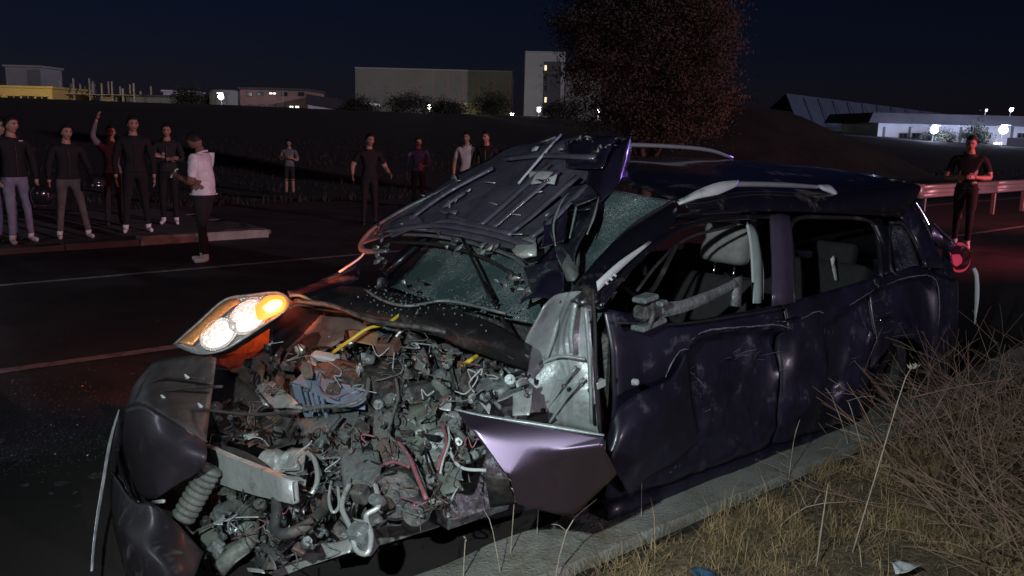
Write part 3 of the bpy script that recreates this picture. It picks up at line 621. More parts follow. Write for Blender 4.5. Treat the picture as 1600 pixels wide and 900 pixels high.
# ------------------------------------------------------------------ the wrecked car
PALE = mat('bare_pale_panel', (0.36, 0.41, 0.40), .38, .35, .3, 5, (.17, .165, .15), .28, 8, bump=.2, bump_scale=30, coat=.2)
CAR = empty('wrecked_car'); CAR.matrix_world = CARM
tag(CAR, 'wrecked dark SUV with torn open front end and folded back bonnet at the kerb', 'car')
def part(name, V, F, mt, smooth=False, parent=None): return mk(name, V, F, mt, parent or CAR, smooth)
def psheet(name, V, F, mt, th=.004, smooth=35, parent=None): return sheet(name, V, F, mt, parent or CAR, th, smooth)
def ptube(name, P, r, mt, n=8, steps=5, flat=1.0, up=None, parent=None): return mk(name, *tubeg(P, r, n, steps, flat, up), mt, parent or CAR, True)
def interp(T, x):
    T = sorted(T); 
    if x <= T[0][0]: return T[0][1]
    for a, b in zip(T, T[1:]):
        if x <= b[0]: return a[1] + (b[1] - a[1]) * (x - a[0]) / (b[0] - a[0] + 1e-9)
    return T[-1][1]
SIDEY = [(.2, .80), (.34, .86), (.5, .875), (.75, .87), (.95, .845), (1.05, .81), (1.2, .75), (1.4, .655), (1.5, .61)]
BELT = [(p.x, p.z) for p in CY([(932, 480), (1060, 505), (1225, 474), (1375, 433), (1440, 416), (1492, 438)], .82)]
ARC1 = [(p.x, p.z) for p in CY([(1068, 568), (1090, 535), (1130, 519), (1190, 513), (1235, 517), (1246, 533)], .865)]
ARC2 = [(p.x, p.z) for p in CY([(1285, 510), (1330, 482), (1375, 455), (1420, 439), (1460, 433), (1478, 452)], .86)]
_fr = random.Random(61); FOLDS = [(_fr.uniform(-1.9, .9), _fr.uniform(.4, .85), _fr.uniform(0, 3.14), _fr.choice((-1, 1)) * _fr.uniform(.012, .034), _fr.uniform(.07, .2)) for _ in range(26)]
def dent(x, z):
    y = 0.0
    for arc, D in ((ARC1, .075), (ARC2, .06)):
        xs = [a[0] for a in arc]; lo, hi = min(xs), max(xs)
        f = smooth01((x - lo) / .12) * smooth01((hi - x) / .12)
        t = interp(arc, x) - z
        if t > 0: y -= f * D * (1 - math.exp(-t / .018)) * math.exp(-(t / .32) ** 2)
        y += f * .014 * math.exp(-(t / .022) ** 2)
    for x0, z0, an, am, wd in FOLDS:
        cx_, sx_ = math.cos(an), math.sin(an); q = (x - x0) * cx_ + (z - z0) * sx_; p = -(x - x0) * sx_ + (z - z0) * cx_
        y += am * math.exp(-abs(q) / .035) * math.exp(-(p / wd) ** 2)
    k = smooth01((.85 - z) / .4)
    q = mnoise.noise(Vector((x * 4.2, z * 5.5, 7))); y += -.030 * abs(q) * k + .008 * mnoise.noise(Vector((x * 13, z * 15, 2))) * k
    return y
def side_panel(name, x0, x1, z0f, z1f, mt, sgn=1, nx=44, nz=30, dents=True):
    V = []
    for j in range(nz + 1):
        for i in range(nx + 1):
            x = x0 + (x1 - x0) * i / nx; a, b = z0f(x), z1f(x); z = a + (b - a) * j / nz
            y = interp(SIDEY, z) - .045 * smooth01((-x - 1.5) / .8) - .03 * smooth01((x - .7) / .6)
            if dents: y += dent(x, z)
            e = min(i, nx - i); y -= .007 if e == 0 else 0
            V.append((x, sgn * y, z))
    F = [(j * (nx + 1) + i, j * (nx + 1) + i + 1, (j + 1) * (nx + 1) + i + 1, (j + 1) * (nx + 1) + i) for j in range(nz) for i in range(nx)]
    return psheet(name, V, F, mt, .006, 50)
belt = lambda x: interp(BELT, x)
def arch(xc, r=.38, zc=.33): return lambda x: max(.30, zc + math.sqrt(max(0, r * r - (x - xc) ** 2)))
fd = side_panel('front_door', 1.03, -.135, lambda x: .335, belt, PAINT_D)
rd = side_panel('rear_door', -.15, -1.04, lambda x: max(.335, .33 + math.sqrt(max(0, .40 ** 2 - (x + 1.36) ** 2))), belt, PAINT_D)
qp = side_panel('quarter_panel', -1.055, -2.16, arch(-1.36), belt, PAINT_D)
side_panel('front_door', 1.03, -.135, lambda x: .335, lambda x: 1.0, PAINT, -1, 12, 10, False)
side_panel('rear_door', -.15, -1.04, lambda x: .335, lambda x: 1.01, PAINT, -1, 12, 10, False)
side_panel('quarter_panel', -1.055, -2.16, arch(-1.36), lambda x: 1.02, PAINT, -1, 24, 10, False)
side_panel('front_fender', 1.62, 1.04, arch(1.32), lambda x: .93 - .05 * smooth01((x - 1.5) / .5), PAINT, -1, 24, 10, False)
# scraped bright lips along the dents
SCR = mat('bare_scraped_metal', (0.20, 0.205, 0.235), .45, .3, .5, 30, (.03, .03, .04), .42, 18)
def hug(pts, y, off=.004): 
    out = []
    for p in CY(pts, y): out.append(Vector((p.x, interp(SIDEY, p.z) - .045 * smooth01((-p.x - 1.5) / .8) - .03 * smooth01((p.x - .7) / .6) + dent(p.x, p.z) + off, p.z)))
    return out
for pts, r_, pa in (([(1085, 532), (1105, 519), (1140, 513), (1180, 510), (1215, 508), (1238, 514)], .0045, fd), ([(1040, 590), (1052, 566), (1066, 549), (1078, 546)], .0045, fd), ([(1330, 478), (1350, 467), (1375, 453)], .003, rd), ([(1395, 446), (1420, 437), (1448, 432), (1465, 433), (1474, 445), (1474, 480), (1469, 510)], .004, qp), ([(1255, 500), (1280, 488), (1292, 490)], .003, rd), ([(1090, 580), (1100, 592), (1112, 610)], .002, fd)):
    Q = spline(hug(pts, .865), 5); ptube('paint_scrape', [q + Vector((0, .001, .0015 * math.sin(i * 2.1))) for i, q in enumerate(Q)], [r_ * .3, r_, r_ * .8, r_, r_ * .3], SCR, 6, 2, .45, (0, 1, 0), pa)
rr = random.Random(8)
for k in range(46):
    u, v = rr.choice([(1170, 560), (1200, 556), (1090, 590), (1110, 610), (1400, 500), (1410, 505), (1050, 725), (1040, 690), (1080, 640), (1360, 560), (1210, 555), (1440, 560)]); u += rr.gauss(0, 16); v += rr.gauss(0, 10); a = rr.gauss(-.35, .2); l = rr.uniform(4, 16)
    Q = hug([(u - l * math.cos(a), v - l * math.sin(a)), (u + rr.uniform(-2, 2), v + rr.uniform(-2, 2)), (u + l * math.cos(a), v + l * math.sin(a))], .865, .003)
    ptube('paint_scrape', Q, [.0005, .0016, .0005], SCR, 4, 2, .4, (0, 1, 0), fd if u < 1235 else (rd if u < 1360 else qp))
# door handles
for (u, v), pa in (((1392, 500), qp), ((1235, 500), fd)):
    p = hug([(u, v)], .865)[0]; a = rd if u > 1300 else fd
    ptube('door_handle', [p + Vector((.09, -.005, 0)), p + Vector((.05, .02, .002)), p + Vector((-.05, .02, .002)), p + Vector((-.09, -.005, 0))], .011, PAINT, 7, 4, .7, None, a)
# sills, floor, wheel housings
for sg in (1, -1):
    V, F = gridg([[Vector((x, sg * y, z)) for x in (1.02, .6, .1, -.4, -.98)] for y, z in ((.80, .335), (.84, .30), (.83, .23), (.74, .20))], 4, 2); psheet('sill', crumple(V, 3, .012, 6, .5, 7) if sg > 0 else V, F, PAINT_D if sg > 0 else PAINT, .006, 40)
part('floor_pan', *boxg((-.5, 0, .27), (3.2, 1.5, .08), None, 1, .02), PLAST)
part('firewall', *boxg((.88, 0, .62), (.06, 1.36, .68), None, 1, .02), DARKM)
# wheels
RIM = mat('alloy_rim', (0.07, 0.07, 0.072), .35, .8, .2, 10, DUST, .2, 8)
def wheel(name, x, y, z, tilt=0, yaw=0):
    sg = 1 if y > 0 else -1; M = Matrix.Translation((x, y, z)) @ Matrix.Rotation(R_(yaw), 4, 'Z') @ Matrix.Rotation(R_(tilt), 4, 'X') @ Matrix.Rotation(R_(-90 * sg), 4, 'X')
    ty = part('wheel', *latheg([(.195, -.10), (.27, -.105), (.295, -.09), (.305, -.04), (.305, .04), (.295, .09), (.27, .105), (.195, .10), (.185, 0), (.195, -.10)], 36, M, False), RUBBER, 30)
    part('rim', *latheg([(.194, -.09), (.18, -.08), (.17, .06), (.194, .095)], 30, M, False), RIM, 30, ty)
    for k in range(5):
        a = 2 * math.pi * k / 5; mb = MB(); V, F = boxg((.10, 0, .055), (.17, .05, .025), None, 1, .006); mb.add([M @ (Matrix.Rotation(a, 3, 'Z') @ v) for v in V], F); mb.build('spoke', RIM, ty)
    part('hub_cap', *latheg([(0, .085), (.045, .08), (.055, .05), (.055, .02)], 16, M), RIM, 30, ty)
wheel('wheel', -1.36, .665, .475); wheel('wheel', -1.36, -.70, .475); wheel('wheel', 1.34, -.70, .475, 0, 12); wheel('wheel', 1.16, .50, .44, -20, -14)
# roof and rails
RL = [(.36, 1.475), (-.15, 1.515), (-.75, 1.50), (-1.3, 1.53), (-1.86, 1.555)]; RRt = [(.36, 1.60), (-.15, 1.645), (-.75, 1.655), (-1.3, 1.655), (-1.86, 1.62)]
rows = []
for (x, zl), (_, zr) in zip(RL, RRt): rows.append([Vector((x, y, zl + (zr - zl) * (.60 - y) / 1.2 + .035 * (1 - (y / .6) ** 2))) for y in (.60, .40, .12, -.2, -.45, -.60)])
V, F = gridg(rows, 4, 4); psheet('roof', [v + Vector((0, 0, .006 * mnoise.noise(v * 3))) for v in V], F, PAINT, .006, 40)
RAIL = mat('satin_roof_rail', (0.34, 0.35, 0.37), .4, .4, .1, 10, DUST, .1, 8)
def roof_rail(pts, fl, parent=None):
    return ptube('roof_rail', pts, [.012, .017, .017, .017, .012], RAIL, 8, 5, .8)
ra = roof_rail([Vector((.22, -.55, 1.655)), Vector((.05, -.56, 1.70)), Vector((-.6, -.56, 1.725)), Vector((-1.3, -.56, 1.715)), Vector((-1.62, -.55, 1.665))], 0)
LR = [cp(1062, 315, 'y', .575), cp(1110, 293, 'y', .58), cp(1150, 288, 'y', .58), cp(1220, 289, 'y', .57), cp(1290, 293, 'y', .56)]
rl = roof_rail(LR, 0)
V, F = gridg([[cp(1058, 317, 'y', .57), cp(1085, 300, 'y', .585), cp(1120, 286, 'y', .585), cp(1153, 283, 'y', .58)], [cp(1062, 318, 'y', .60), cp(1090, 310, 'y', .61), cp(1122, 304, 'y', .61), cp(1150, 292, 'y', .60)]], 4, 4)
psheet('rail_foot', crumple(V, 2, .004, 3, .3, 20), F, TRIM, .012, 50, rl)
V, F = gridg([[cp(1278, 290, 'y', .57), cp(1295, 290, 'y', .58), cp(1306, 300, 'y', .59)], [cp(1286, 296, 'y', .60), cp(1300, 303, 'y', .60), cp(1309, 308, 'y', .61)]], 3, 3); psheet('rail_foot', V, F, TRIM, .012, 50, rl)
# cant rail between roof edge and window tops, pillars, window frames
V, F = gridg([[Vector((x, .60, z - .002)) for x, z in RL], [Vector((x, .635, z - .035)) for x, z in RL], [cp(u, v, 'y', .655) for u, v in ((1043, 340), (1125, 333), (1215, 330), (1320, 334), (1408, 340))]], 4, 3)
psheet('cant_rail', V, F, PAINT, .008, 40)
V, F = gridg([[cp(885, 470, 'y', .70), cp(930, 410, 'y', .68), cp(985, 358, 'y', .63), cp(1052, 317, 'y', .58)], [cp(905, 476, 'y', .77), cp(948, 418, 'y', .74), cp(1003, 366, 'y', .69), cp(1056, 326, 'y', .63)], [cp(932, 478, 'y', .81), cp(968, 428, 'y', .78), cp(1018, 380, 'y', .73), cp(1060, 345, 'y', .66)]], 5, 4)
psheet('front_pillar', [v + Vector((0, 0, .004 * mnoise.noise(v * 9))) for v in V], F, PAINT, .01, 40)
ptube('pillar_seal', [cp(868, 488, 'y', .69), cp(920, 425, 'y', .67), cp(985, 356, 'y', .62), cp(1050, 315, 'y', .575)], .009, RUBBER, 6)
V, F = gridg([[cp(932, 440, 'y', .80), cp(968, 408, 'y', .78), cp(1014, 377, 'y', .74)], [cp(934, 455, 'y', .81), cp(976, 415, 'y', .79), cp(1018, 379, 'y', .745)]], 4, 3); psheet('torn_trim', V, F, TRIM, .003, 40)
for u, v in ((945, 440), (952, 434), (958, 428)): ptube('trim_clip', [cp(u, v, 'y', .80), cp(u + 5, v + 4, 'y', .81)], .005, TRIM, 5, 1)
ptube('window_frame', [cp(936, 480, 'y', .815), cp(965, 440, 'y', .79), cp(1010, 392, 'y', .745), cp(1060, 358, 'y', .69), cp(1120, 342, 'y', .665), cp(1200, 338, 'y', .66)], .016, PAINT, 8, 5, .8)
ptube('window_seal', [cp(995, 455, 'y', .76), cp(1030, 410, 'y', .72), cp(1075, 372, 'y', .68), cp(1150, 352, 'y', .66)], .007, RUBBER, 6)
ptube('quarter_light_bar', [cp(1010, 466, 'y', .80), cp(1028, 440, 'y', .765), cp(1048, 400, 'y', .73), cp(1058, 380, 'y', .71)], .012, PLAST, 7, 4, .7)
PURP = mat('violet_lit_pillar_film', (0.06, 0.05, 0.075), .35, .2, .2, 8, coat=.5)  # violet tint of the light on the pillar is mixed into this colour
V, F = gridg([[cp(1203, 336, 'y', .665), cp(1206, 400, 'y', .75), cp(1206, 478, 'y', .825)], [cp(1219, 335, 'y', .675), cp(1224, 400, 'y', .762), cp(1226, 476, 'y', .84)], [cp(1233, 337, 'y', .66), cp(1240, 400, 'y', .745), cp(1242, 472, 'y', .82)]], 4, 5); psheet('middle_pillar', V, F, PURP, .012, 40)
V, F = gridg([[cp(1166, 347, 'y', .56), cp(1173, 395, 'y', .59), cp(1176, 474, 'y', .66)], [cp(1180, 357, 'y', .56), cp(1187, 402, 'y', .60), cp(1187, 474, 'y', .67)], [cp(1184, 372, 'y', .545), cp(1192, 425, 'y', .58), cp(1191, 471, 'y', .65)]], 4, 5); psheet('pillar_trim', V, F, TRIM, .01, 40)
V, F = gridg([[cp(1358, 343, 'y', .655), cp(1375, 385, 'y', .72), cp(1378, 435, 'y', .80)], [cp(1376, 342, 'y', .66), cp(1393, 385, 'y', .725), cp(1398, 432, 'y', .80)]], 4, 5); psheet('rear_pillar', V, F, PAINT, .012, 40)
V, F = gridg([[cp(1402, 336, 'y', .65), cp(1428, 372, 'y', .69), cp(1444, 418, 'y', .78)], [cp(1420, 318, 'y', .63), cp(1450, 365, 'y', .68), cp(1474, 420, 'y', .76)], [Vector((-1.9, .50, 1.52)), Vector((-2.05, .60, 1.28)), Vector((-2.16, .70, 1.03))]], 4, 5); psheet('rear_corner_pillar', V, F, PAINT_D, .01, 40)
ptube('window_frame', [cp(1240, 474, 'y', .825), cp(1236, 400, 'y', .745), cp(1240, 345, 'y', .67), cp(1300, 340, 'y', .66), cp(1358, 346, 'y', .66), cp(1372, 380, 'y', .70), cp(1376, 434, 'y', .80)], .012, PLAST, 7, 5)
ptube('window_frame', [cp(1390, 348, 'y', .665), cp(1412, 352, 'y', .67), cp(1436, 395, 'y', .72), cp(1440, 418, 'y', .78), cp(1398, 430, 'y', .80), cp(1388, 390, 'y', .73), cp(1390, 350, 'y', .665)], .011, PLAST, 7, 4)
for p0, p1 in (((1.0, -.80, 1.02), (.36, -.60, 1.57)), ((-.14, -.83, 1.0), (-.18, -.63, 1.60)), ((-1.05, -.83, 1.0), (-1.12, -.63, 1.60)), ((-2.1, -.72, 1.02), (-1.88, -.58, 1.58))):
    ptube('pillar', [Vector(p0), Vector(p0).lerp(Vector(p1), .5) + Vector((0, -.01, 0)), Vector(p1)], [.055, .045, .04], PAINT, 8, 3, .6)
ptube('cant_rail', [Vector((.36, -.62, 1.58)), Vector((-.6, -.63, 1.62)), Vector((-1.88, -.6, 1.58))], .035, PAINT, 8, 4, .8)
# glass: shattered windscreen, quarter light
def crackglass(name, base, scale, amt, alpha):
    M = bpy.data.materials.new(name); M.use_nodes = True; t = M.node_tree; b = t.nodes['Principled BSDF']; L = t.links.new; N = t.nodes.new
    tc = N('ShaderNodeTexCoord'); nz = N('ShaderNodeTexNoise'); nz.inputs['Scale'].default_value = 3; L(tc.outputs['Object'], nz.inputs['Vector'])
    ad = N('ShaderNodeMix'); ad.data_type = 'RGBA'; ad.inputs[0].default_value = .12; L(tc.outputs['Object'], ad.inputs[6]); L(nz.outputs['Color'], ad.inputs[7])
    v1 = N('ShaderNodeTexVoronoi'); v1.feature = 'DISTANCE_TO_EDGE'; v1.inputs['Scale'].default_value = scale; L(ad.outputs[2], v1.inputs['Vector'])
    v2 = N('ShaderNodeTexVoronoi'); v2.feature = 'DISTANCE_TO_EDGE'; v2.inputs['Scale'].default_value = scale * 4.3; L(ad.outputs[2], v2.inputs['Vector'])
    m1 = N('ShaderNodeMapRange'); m1.inputs[1].default_value = .0; m1.inputs[2].default_value = .035; m1.inputs[3].default_value = 1; m1.inputs[4].default_value = 0; L(v1.outputs[0], m1.inputs[0])
    m2 = N('ShaderNodeMapRange'); m2.inputs[1].default_value = .0; m2.inputs[2].default_value = .20; m2.inputs[3].default_value = 1; m2.inputs[4].default_value = 0; L(v2.outputs[0], m2.inputs[0])
    n2 = N('ShaderNodeTexNoise'); n2.inputs['Scale'].default_value = 4.5; n2.inputs['Detail'].default_value = 5; L(tc.outputs['Object'], n2.inputs['Vector'])
    g = N('ShaderNodeMapRange'); g.inputs[1].default_value = .44; g.inputs[2].default_value = .70; L(n2.outputs[0], g.inputs[0])
    mu = N('ShaderNodeMath'); mu.operation = 'MULTIPLY'; L(m2.outputs[0], mu.inputs[0]); L(g.outputs[0], mu.inputs[1])
    n3 = N('ShaderNodeTexNoise'); n3.inputs['Scale'].default_value = 9; n3.inputs['Detail'].default_value = 3; L(tc.outputs['Object'], n3.inputs['Vector']); g3 = N('ShaderNodeMapRange'); g3.inputs[1].default_value = .4; g3.inputs[2].default_value = .7; L(n3.outputs[0], g3.inputs[0])
    m3 = N('ShaderNodeMath'); m3.operation = 'MULTIPLY'; L(m1.outputs[0], m3.inputs[0]); L(g3.outputs[0], m3.inputs[1])
    mx = N('ShaderNodeMath'); mx.operation = 'MAXIMUM'; L(mu.outputs[0], mx.inputs[0]); L(m3.outputs[0], mx.inputs[1])
    sc = N('ShaderNodeMath'); sc.operation = 'MULTIPLY'; sc.inputs[1].default_value = amt; L(mx.outputs[0], sc.inputs[0])
    c = N('ShaderNodeMix'); c.data_type = 'RGBA'; L(sc.outputs[0], c.inputs[0]); c.inputs[6].default_value = (*base, 1); c.inputs[7].default_value = (.42, .50, .49, 1); L(c.outputs[2], b.inputs['Base Color'])
    al = N('ShaderNodeMapRange'); al.inputs[3].default_value = alpha; al.inputs[4].default_value = 1; L(sc.outputs[0], al.inputs[0]); L(al.outputs[0], b.inputs['Alpha'])
    bp = N('ShaderNodeBump'); bp.inputs['Strength'].default_value = .6; bp.inputs['Distance'].default_value = .01; L(mx.outputs[0], bp.inputs['Height']); L(bp.outputs[0], b.inputs['Normal'])
    b.inputs['Roughness'].default_value = .22; return M
GLASS = crackglass('shattered_glass', (.06, .10, .10), 24, .85, .82)
rows = []
for i in range(7):
    t_ = i / 6; x = 1.02 + (.37 - 1.02) * t_; zl = .98 + (1.475 - .98) * t_; zr = .96 + (1.60 - .96) * t_; hw = .70 - .13 * t_
    rows.append([Vector((x + .05 * (1 - (q / 1.0) ** 2) - .04 * math.exp(-((t_ - .5) ** 2 + q * q) * 4), q * hw, zl + (zr - zl) * (1 - q) / 2 - .03 * math.exp(-((t_ - .55) ** 2 + (q - .3) ** 2) * 5))) for q in (1, .6, .2, -.2, -.6, -1)])
V, F = gridg(rows, 5, 4); psheet('windscreen', crumple(V, 12, .018, 7, .35, 6), F, GLASS, .005, 25)
V, F = gridg([[cp(1394, 352, 'y', .665), cp(1412, 356, 'y', .67), cp(1428, 385, 'y', .70)], [cp(1392, 385, 'y', .72), cp(1414, 390, 'y', .725), cp(1434, 398, 'y', .72)], [cp(1398, 426, 'y', .795), cp(1418, 422, 'y', .79), cp(1438, 415, 'y', .775)]], 4, 4)
psheet('quarter_window', crumple(V, 4, .012, 6, .5, 12), F, crackglass('shattered_tinted_glass', (.015, .015, .025), 14, .5, .9), .004, 25)
# tailgate, spoiler, tail lamp
rows = [[Vector((-1.87, y, 1.60 - .10 * (y + .6) / 1.2 + .0)) for y in (.55, .2, -.2, -.55)], [Vector((-2.02, y * 1.08, 1.33)) for y in (.55, .2, -.2, -.55)], [Vector((-2.17, y * 1.2, 1.04)) for y in (.55, .2, -.2, -.55)]]
V, F = gridg(rows, 3, 3); psheet('rear_window', V, F, mat('dark_tinted_glass', (.012, .012, .016), .08, spec=.6), .006, 40)
rows = [[Vector((-2.17, y, 1.04)) for y in (.68, .2, -.2, -.68)], [Vector((-2.26, y, .85)) for y in (.70, .2, -.2, -.70)], [Vector((-2.24, y, .58)) for y in (.70, .2, -.2, -.70)]]
V, F = gridg(rows, 3, 3); psheet('tailgate', crumple(V, 6, .03, 4, .2, 4), F, PAINT_D, .01, 40)
V, F = gridg([[Vector((-1.78, y, 1.645 - .075 * (y + .6) / 1.2)) for y in (.56, .2, -.2, -.56)], [Vector((-1.89, y, 1.622 - .08 * (y + .6) / 1.2)) for y in (.57, .2, -.2, -.56)], [Vector((-1.96, y, 1.56 - .08 * (y + .6) / 1.2)) for y in (.55, .2, -.2, -.54)]], 3, 3); psheet('spoiler', V, F, PAINT, .012, 40)
V, F = gridg([[Vector((-2.2, y, .60)) for y in (.80, .3, -.3, -.8)], [Vector((-2.34, y, .55)) for y in (.74, .3, -.3, -.74)], [Vector((-2.32, y, .36)) for y in (.74, .3, -.3, -.74)], [Vector((-2.2, y, .27)) for y in (.76, .3, -.3, -.76)]], 4, 3); psheet('rear_bumper', V, F, PLAST, .012, 40)
V, F = gridg([[cp(1340, 272, 'x', -1.95), cp(1372, 278, 'x', -1.92), cp(1402, 292, 'x', -1.9), cp(1424, 318, 'x', -1.98)], [cp(1352, 282, 'x', -1.93), cp(1380, 290, 'x', -1.9), cp(1400, 305, 'x', -1.9), cp(1414, 330, 'x', -1.96)]], 4, 3); psheet('torn_spoiler_end', crumple(V, 3, .015, 4, .4, 14), F, PAINT_P, .006, 40)
V, F = gridg([[cp(1422, 312, 'x', -2.0), cp(1440, 345, 'x', -2.08), cp(1462, 385, 'x', -2.14)], [cp(1432, 312, 'x', -2.03), cp(1450, 340, 'x', -2.1), cp(1472, 390, 'x', -2.17)]], 5, 2); psheet('pillar_edge', V, F, CHROME, .004, 40)
V, F = gridg([[cp(1452, 346, 'x', -2.1), cp(1470, 360, 'x', -2.15), cp(1492, 378, 'x', -2.2)], [cp(1462, 385, 'x', -2.12), cp(1474, 388, 'x', -2.17), cp(1490, 398, 'x', -2.2)]], 4, 3); psheet('torn_lamp_panel', crumple(V, 8, .02, 5, .4, 14), F, PAINT_P, .004, 40)
TL = [(1490, 382), (1504, 381), (1514, 392), (1515, 408), (1508, 421), (1496, 424), (1487, 417), (1484, 400)]
def blob(name, outline, n, d, bulge, mt, parent=None, rings=4):
    """bulging shell over an outline lying on a plane"""
    P = [cp(u, v, n, d) for u, v in outline]; P = spline(P + [P[0]], 3)[:-1]; c = sum(P, Vector()) / len(P); nn = Vector(AX[n] if isinstance(n, str) else n).normalized(); V = []; F = []; k = len(P)
    for r in range(rings):
        t_ = r / rings
        for p in P: V.append(p.lerp(c, t_) + nn * bulge * math.sqrt(1 - (1 - t_) ** 2))
    V.append(c + nn * bulge)
    for r in range(rings - 1):
        for i in range(k): F.append((r * k + i, r * k + (i + 1) % k, (r + 1) * k + (i + 1) % k, (r + 1) * k + i))
    for i in range(k): F.append(((rings - 1) * k + i, (rings - 1) * k + (i + 1) % k, rings * k))
    return part(name, V, F, mt, 50, parent)
V, F = gridg([[Vector((-2.13, .74, 1.13)), cp(1476, 376, (-.3, .9, .3), .654 + .63 + .315), cp(1490, 383, (-.3, .9, .3), .654 + .63 + .315)], [Vector((-2.15, .76, 1.04)), cp(1472, 402, (-.3, .9, .3), .654 + .63 + .315), cp(1485, 402, (-.3, .9, .3), .654 + .63 + .315)], [Vector((-2.15, .78, .94)), cp(1474, 424, (-.3, .9, .3), .654 + .63 + .315), cp(1489, 420, (-.3, .9, .3), .654 + .63 + .315)]], 4, 4); psheet('lamp_mount', crumple(V, 3, .012, 4, .3, 12), F, PAINT_D, .006, 40)
REDL = emit('emissive_tail_lens', (0.85, 0.07, 0.14), .26)  # weak emission stands in for the pink reflection on ring and lens
tl = blob('tail_lamp', TL, (-.3, .9, .3), -.3 * -2.18 + .9 * .70 + .3 * 1.05, .035, mat('dark_red_lamp_body', (.22, .015, .03), .2, coat=1))
ptube('lens_ring', [cp(u, v, (-.3, .9, .3), -.3 * -2.18 + .9 * .71 + .3 * 1.05) for u, v in TL + TL[:2]], .007, REDL, 8, 4, 1, None, tl)
blob('lens', [(1487, 398), (1500, 398), (1503, 410), (1492, 416)], (-.3, .9, .3), -.3 * -2.18 + .9 * .745 + .3 * 1.05, .012, REDL, tl)
ptube('lamp_wing', [cp(1458, 348, 'x', -2.1), cp(1475, 365, 'x', -2.15), cp(1495, 382, 'x', -2.19)], [.004, .008, .010], PAINT_P, 7, 4, .7)
V, F = gridg([[cp(1524, 418, 'x', -2.34), cp(1529, 430, 'x', -2.36), cp(1530, 465, 'x', -2.38), cp(1524, 505, 'x', -2.38)], [cp(1519, 420, 'x', -2.33), cp(1523, 435, 'x', -2.35), cp(1523, 465, 'x', -2.37), cp(1522, 508, 'x', -2.38)]], 4, 2); psheet('bumper_end_strip', V, F, TRIM, .004, 40)
# cabin
def cushion(name, c, s, rot, mt, parent=None, bev=.05):
    bm = bmesh.new(); bmesh.ops.create_cube(bm, size=1.0)
    for v in bm.verts: v.co = Vector((v.co.x * s[0], v.co.y * s[1], v.co.z * s[2]))
    bmesh.ops.bevel(bm, geom=bm.edges[:], offset=bev, segments=3, affect='EDGES', profile=.6); bm.verts.index_update()
    V = [rot @ v.co + Vector(c) for v in bm.verts]; F = [tuple(v.index for v in f.verts) for f in bm.faces]; bm.free(); return part(name, V, F, mt, 60, parent)
for y in (.38, -.38):
    s_ = cushion('seat', (.12, y, .48), (.52, .5, .16), eul(0, -6), SEATD)
    cushion('backrest', (-.20, y, .78), (.16, .46, .62), eul(0, -16), SEATD, s_)
    h = cp(1136, 380, 'y', .36) if y > 0 else Vector((-.30, y, 1.24))
    cushion('headrest', h, (.12, .27, .21), eul(0, -14), SEATM, s_, .055)
    for k in (-1, 1): ptube('headrest_post', [h + Vector((.0, k * .06, -.08)), h + Vector((.02, k * .06, -.22))], .007, CHROME, 6, 1, 1, None, s_)
s_ = cushion('rear_seat', (-.95, 0, .48), (.5, 1.3, .18), eul(), SEATD)
cushion('backrest', (-1.25, 0, .80), (.16, 1.3, .6), eul(0, -18), SEATD, s_)
for y in (.4, -.4): cushion('headrest', (-1.36, y, 1.12), (.1, .26, .17), eul(0, -14), SEATD, s_, .04)
ptube('seat_belt', [cp(1300, 402, 'y', .50), cp(1304, 420, 'y', .50), cp(1307, 438, 'y', .52)], [.02, .026, .02], TRIM, 6, 3, .12, (0, 1, 0))
cushion('dashboard', (.72, 0, .86), (.32, 1.36, .26), eul(0, 12), PLAST, None, .06)
V, F = [], []; M = axm((.47, .38, .95), (-.8, 0, .5)); mb = MB()
mb.add(*tubeg([M @ Vector((.18 * math.cos(a * math.pi / 8), .18 * math.sin(a * math.pi / 8), 0)) for a in range(17)], .014, 8, 2)); sw = mb.build('steering_wheel', PLAST, CAR, True)
for a in (0, 2.1, 4.2): ptube('spoke', [M @ Vector((0, 0, -.01)), M @ Vector((.175 * math.cos(a), .175 * math.sin(a), 0))], .016, PLAST, 6, 1, .5, None, sw)
part('column', *tubeg([M @ Vector((0, 0, 0)), M @ Vector((0, 0, -.3))], .03, 8, 1), PLAST, True, sw)
# door mirror stub and window rail
mb = MB(); c = cp(1012, 486, 'y', .86)
dm = part('mirror_mount', *boxg(c, (.13, .07, .06), eul(0, 4, 8), 1, .015), DARKM)
for k, (dx, dz, sx) in enumerate(((.03, .055, .10), (.0, -.05, .17), (-.05, .03, .05))): part('mirror_plate', *boxg(c + Vector((dx, .01, dz)), (sx, .065, .022), eul(0, 6, 8), 1, .006), GREYM, False, dm)
part('mirror_stem', *tubeg([cp(1018, 470, 'y', .87), cp(1020, 490, 'y', .9), cp(1014, 512, 'y', .9)], .011, 7, 3), DARKM, True, dm)
V, F = gridg([[cp(1030, 474, 'y', .84), cp(1075, 466, 'y', .83), cp(1115, 451, 'y', .81), cp(1152, 434, 'y', .78)], [cp(1032, 498, 'y', .86), cp(1078, 484, 'y', .84), cp(1118, 466, 'y', .82), cp(1154, 447, 'y', .79)]], 5, 4); psheet('window_rail', crumple(V, 5, .008, 4, .5, 14), F, GREYM, .012, 35)
V, F = gridg([[cp(1146, 436, 'y', .78), cp(1158, 430, 'y', .78)], [cp(1143, 478, 'y', .80), cp(1156, 480, 'y', .80)]], 4, 5); psheet('rail_bracket', V, F, GREYM, .012, 35)
ptube('belt_moulding', [cp(960, 504, 'y', .86), cp(1060, 506, 'y', .87), cp(1160, 492, 'y', .865), cp(1230, 480, 'y', .86)], .008, PLAST, 6, 4, .7)

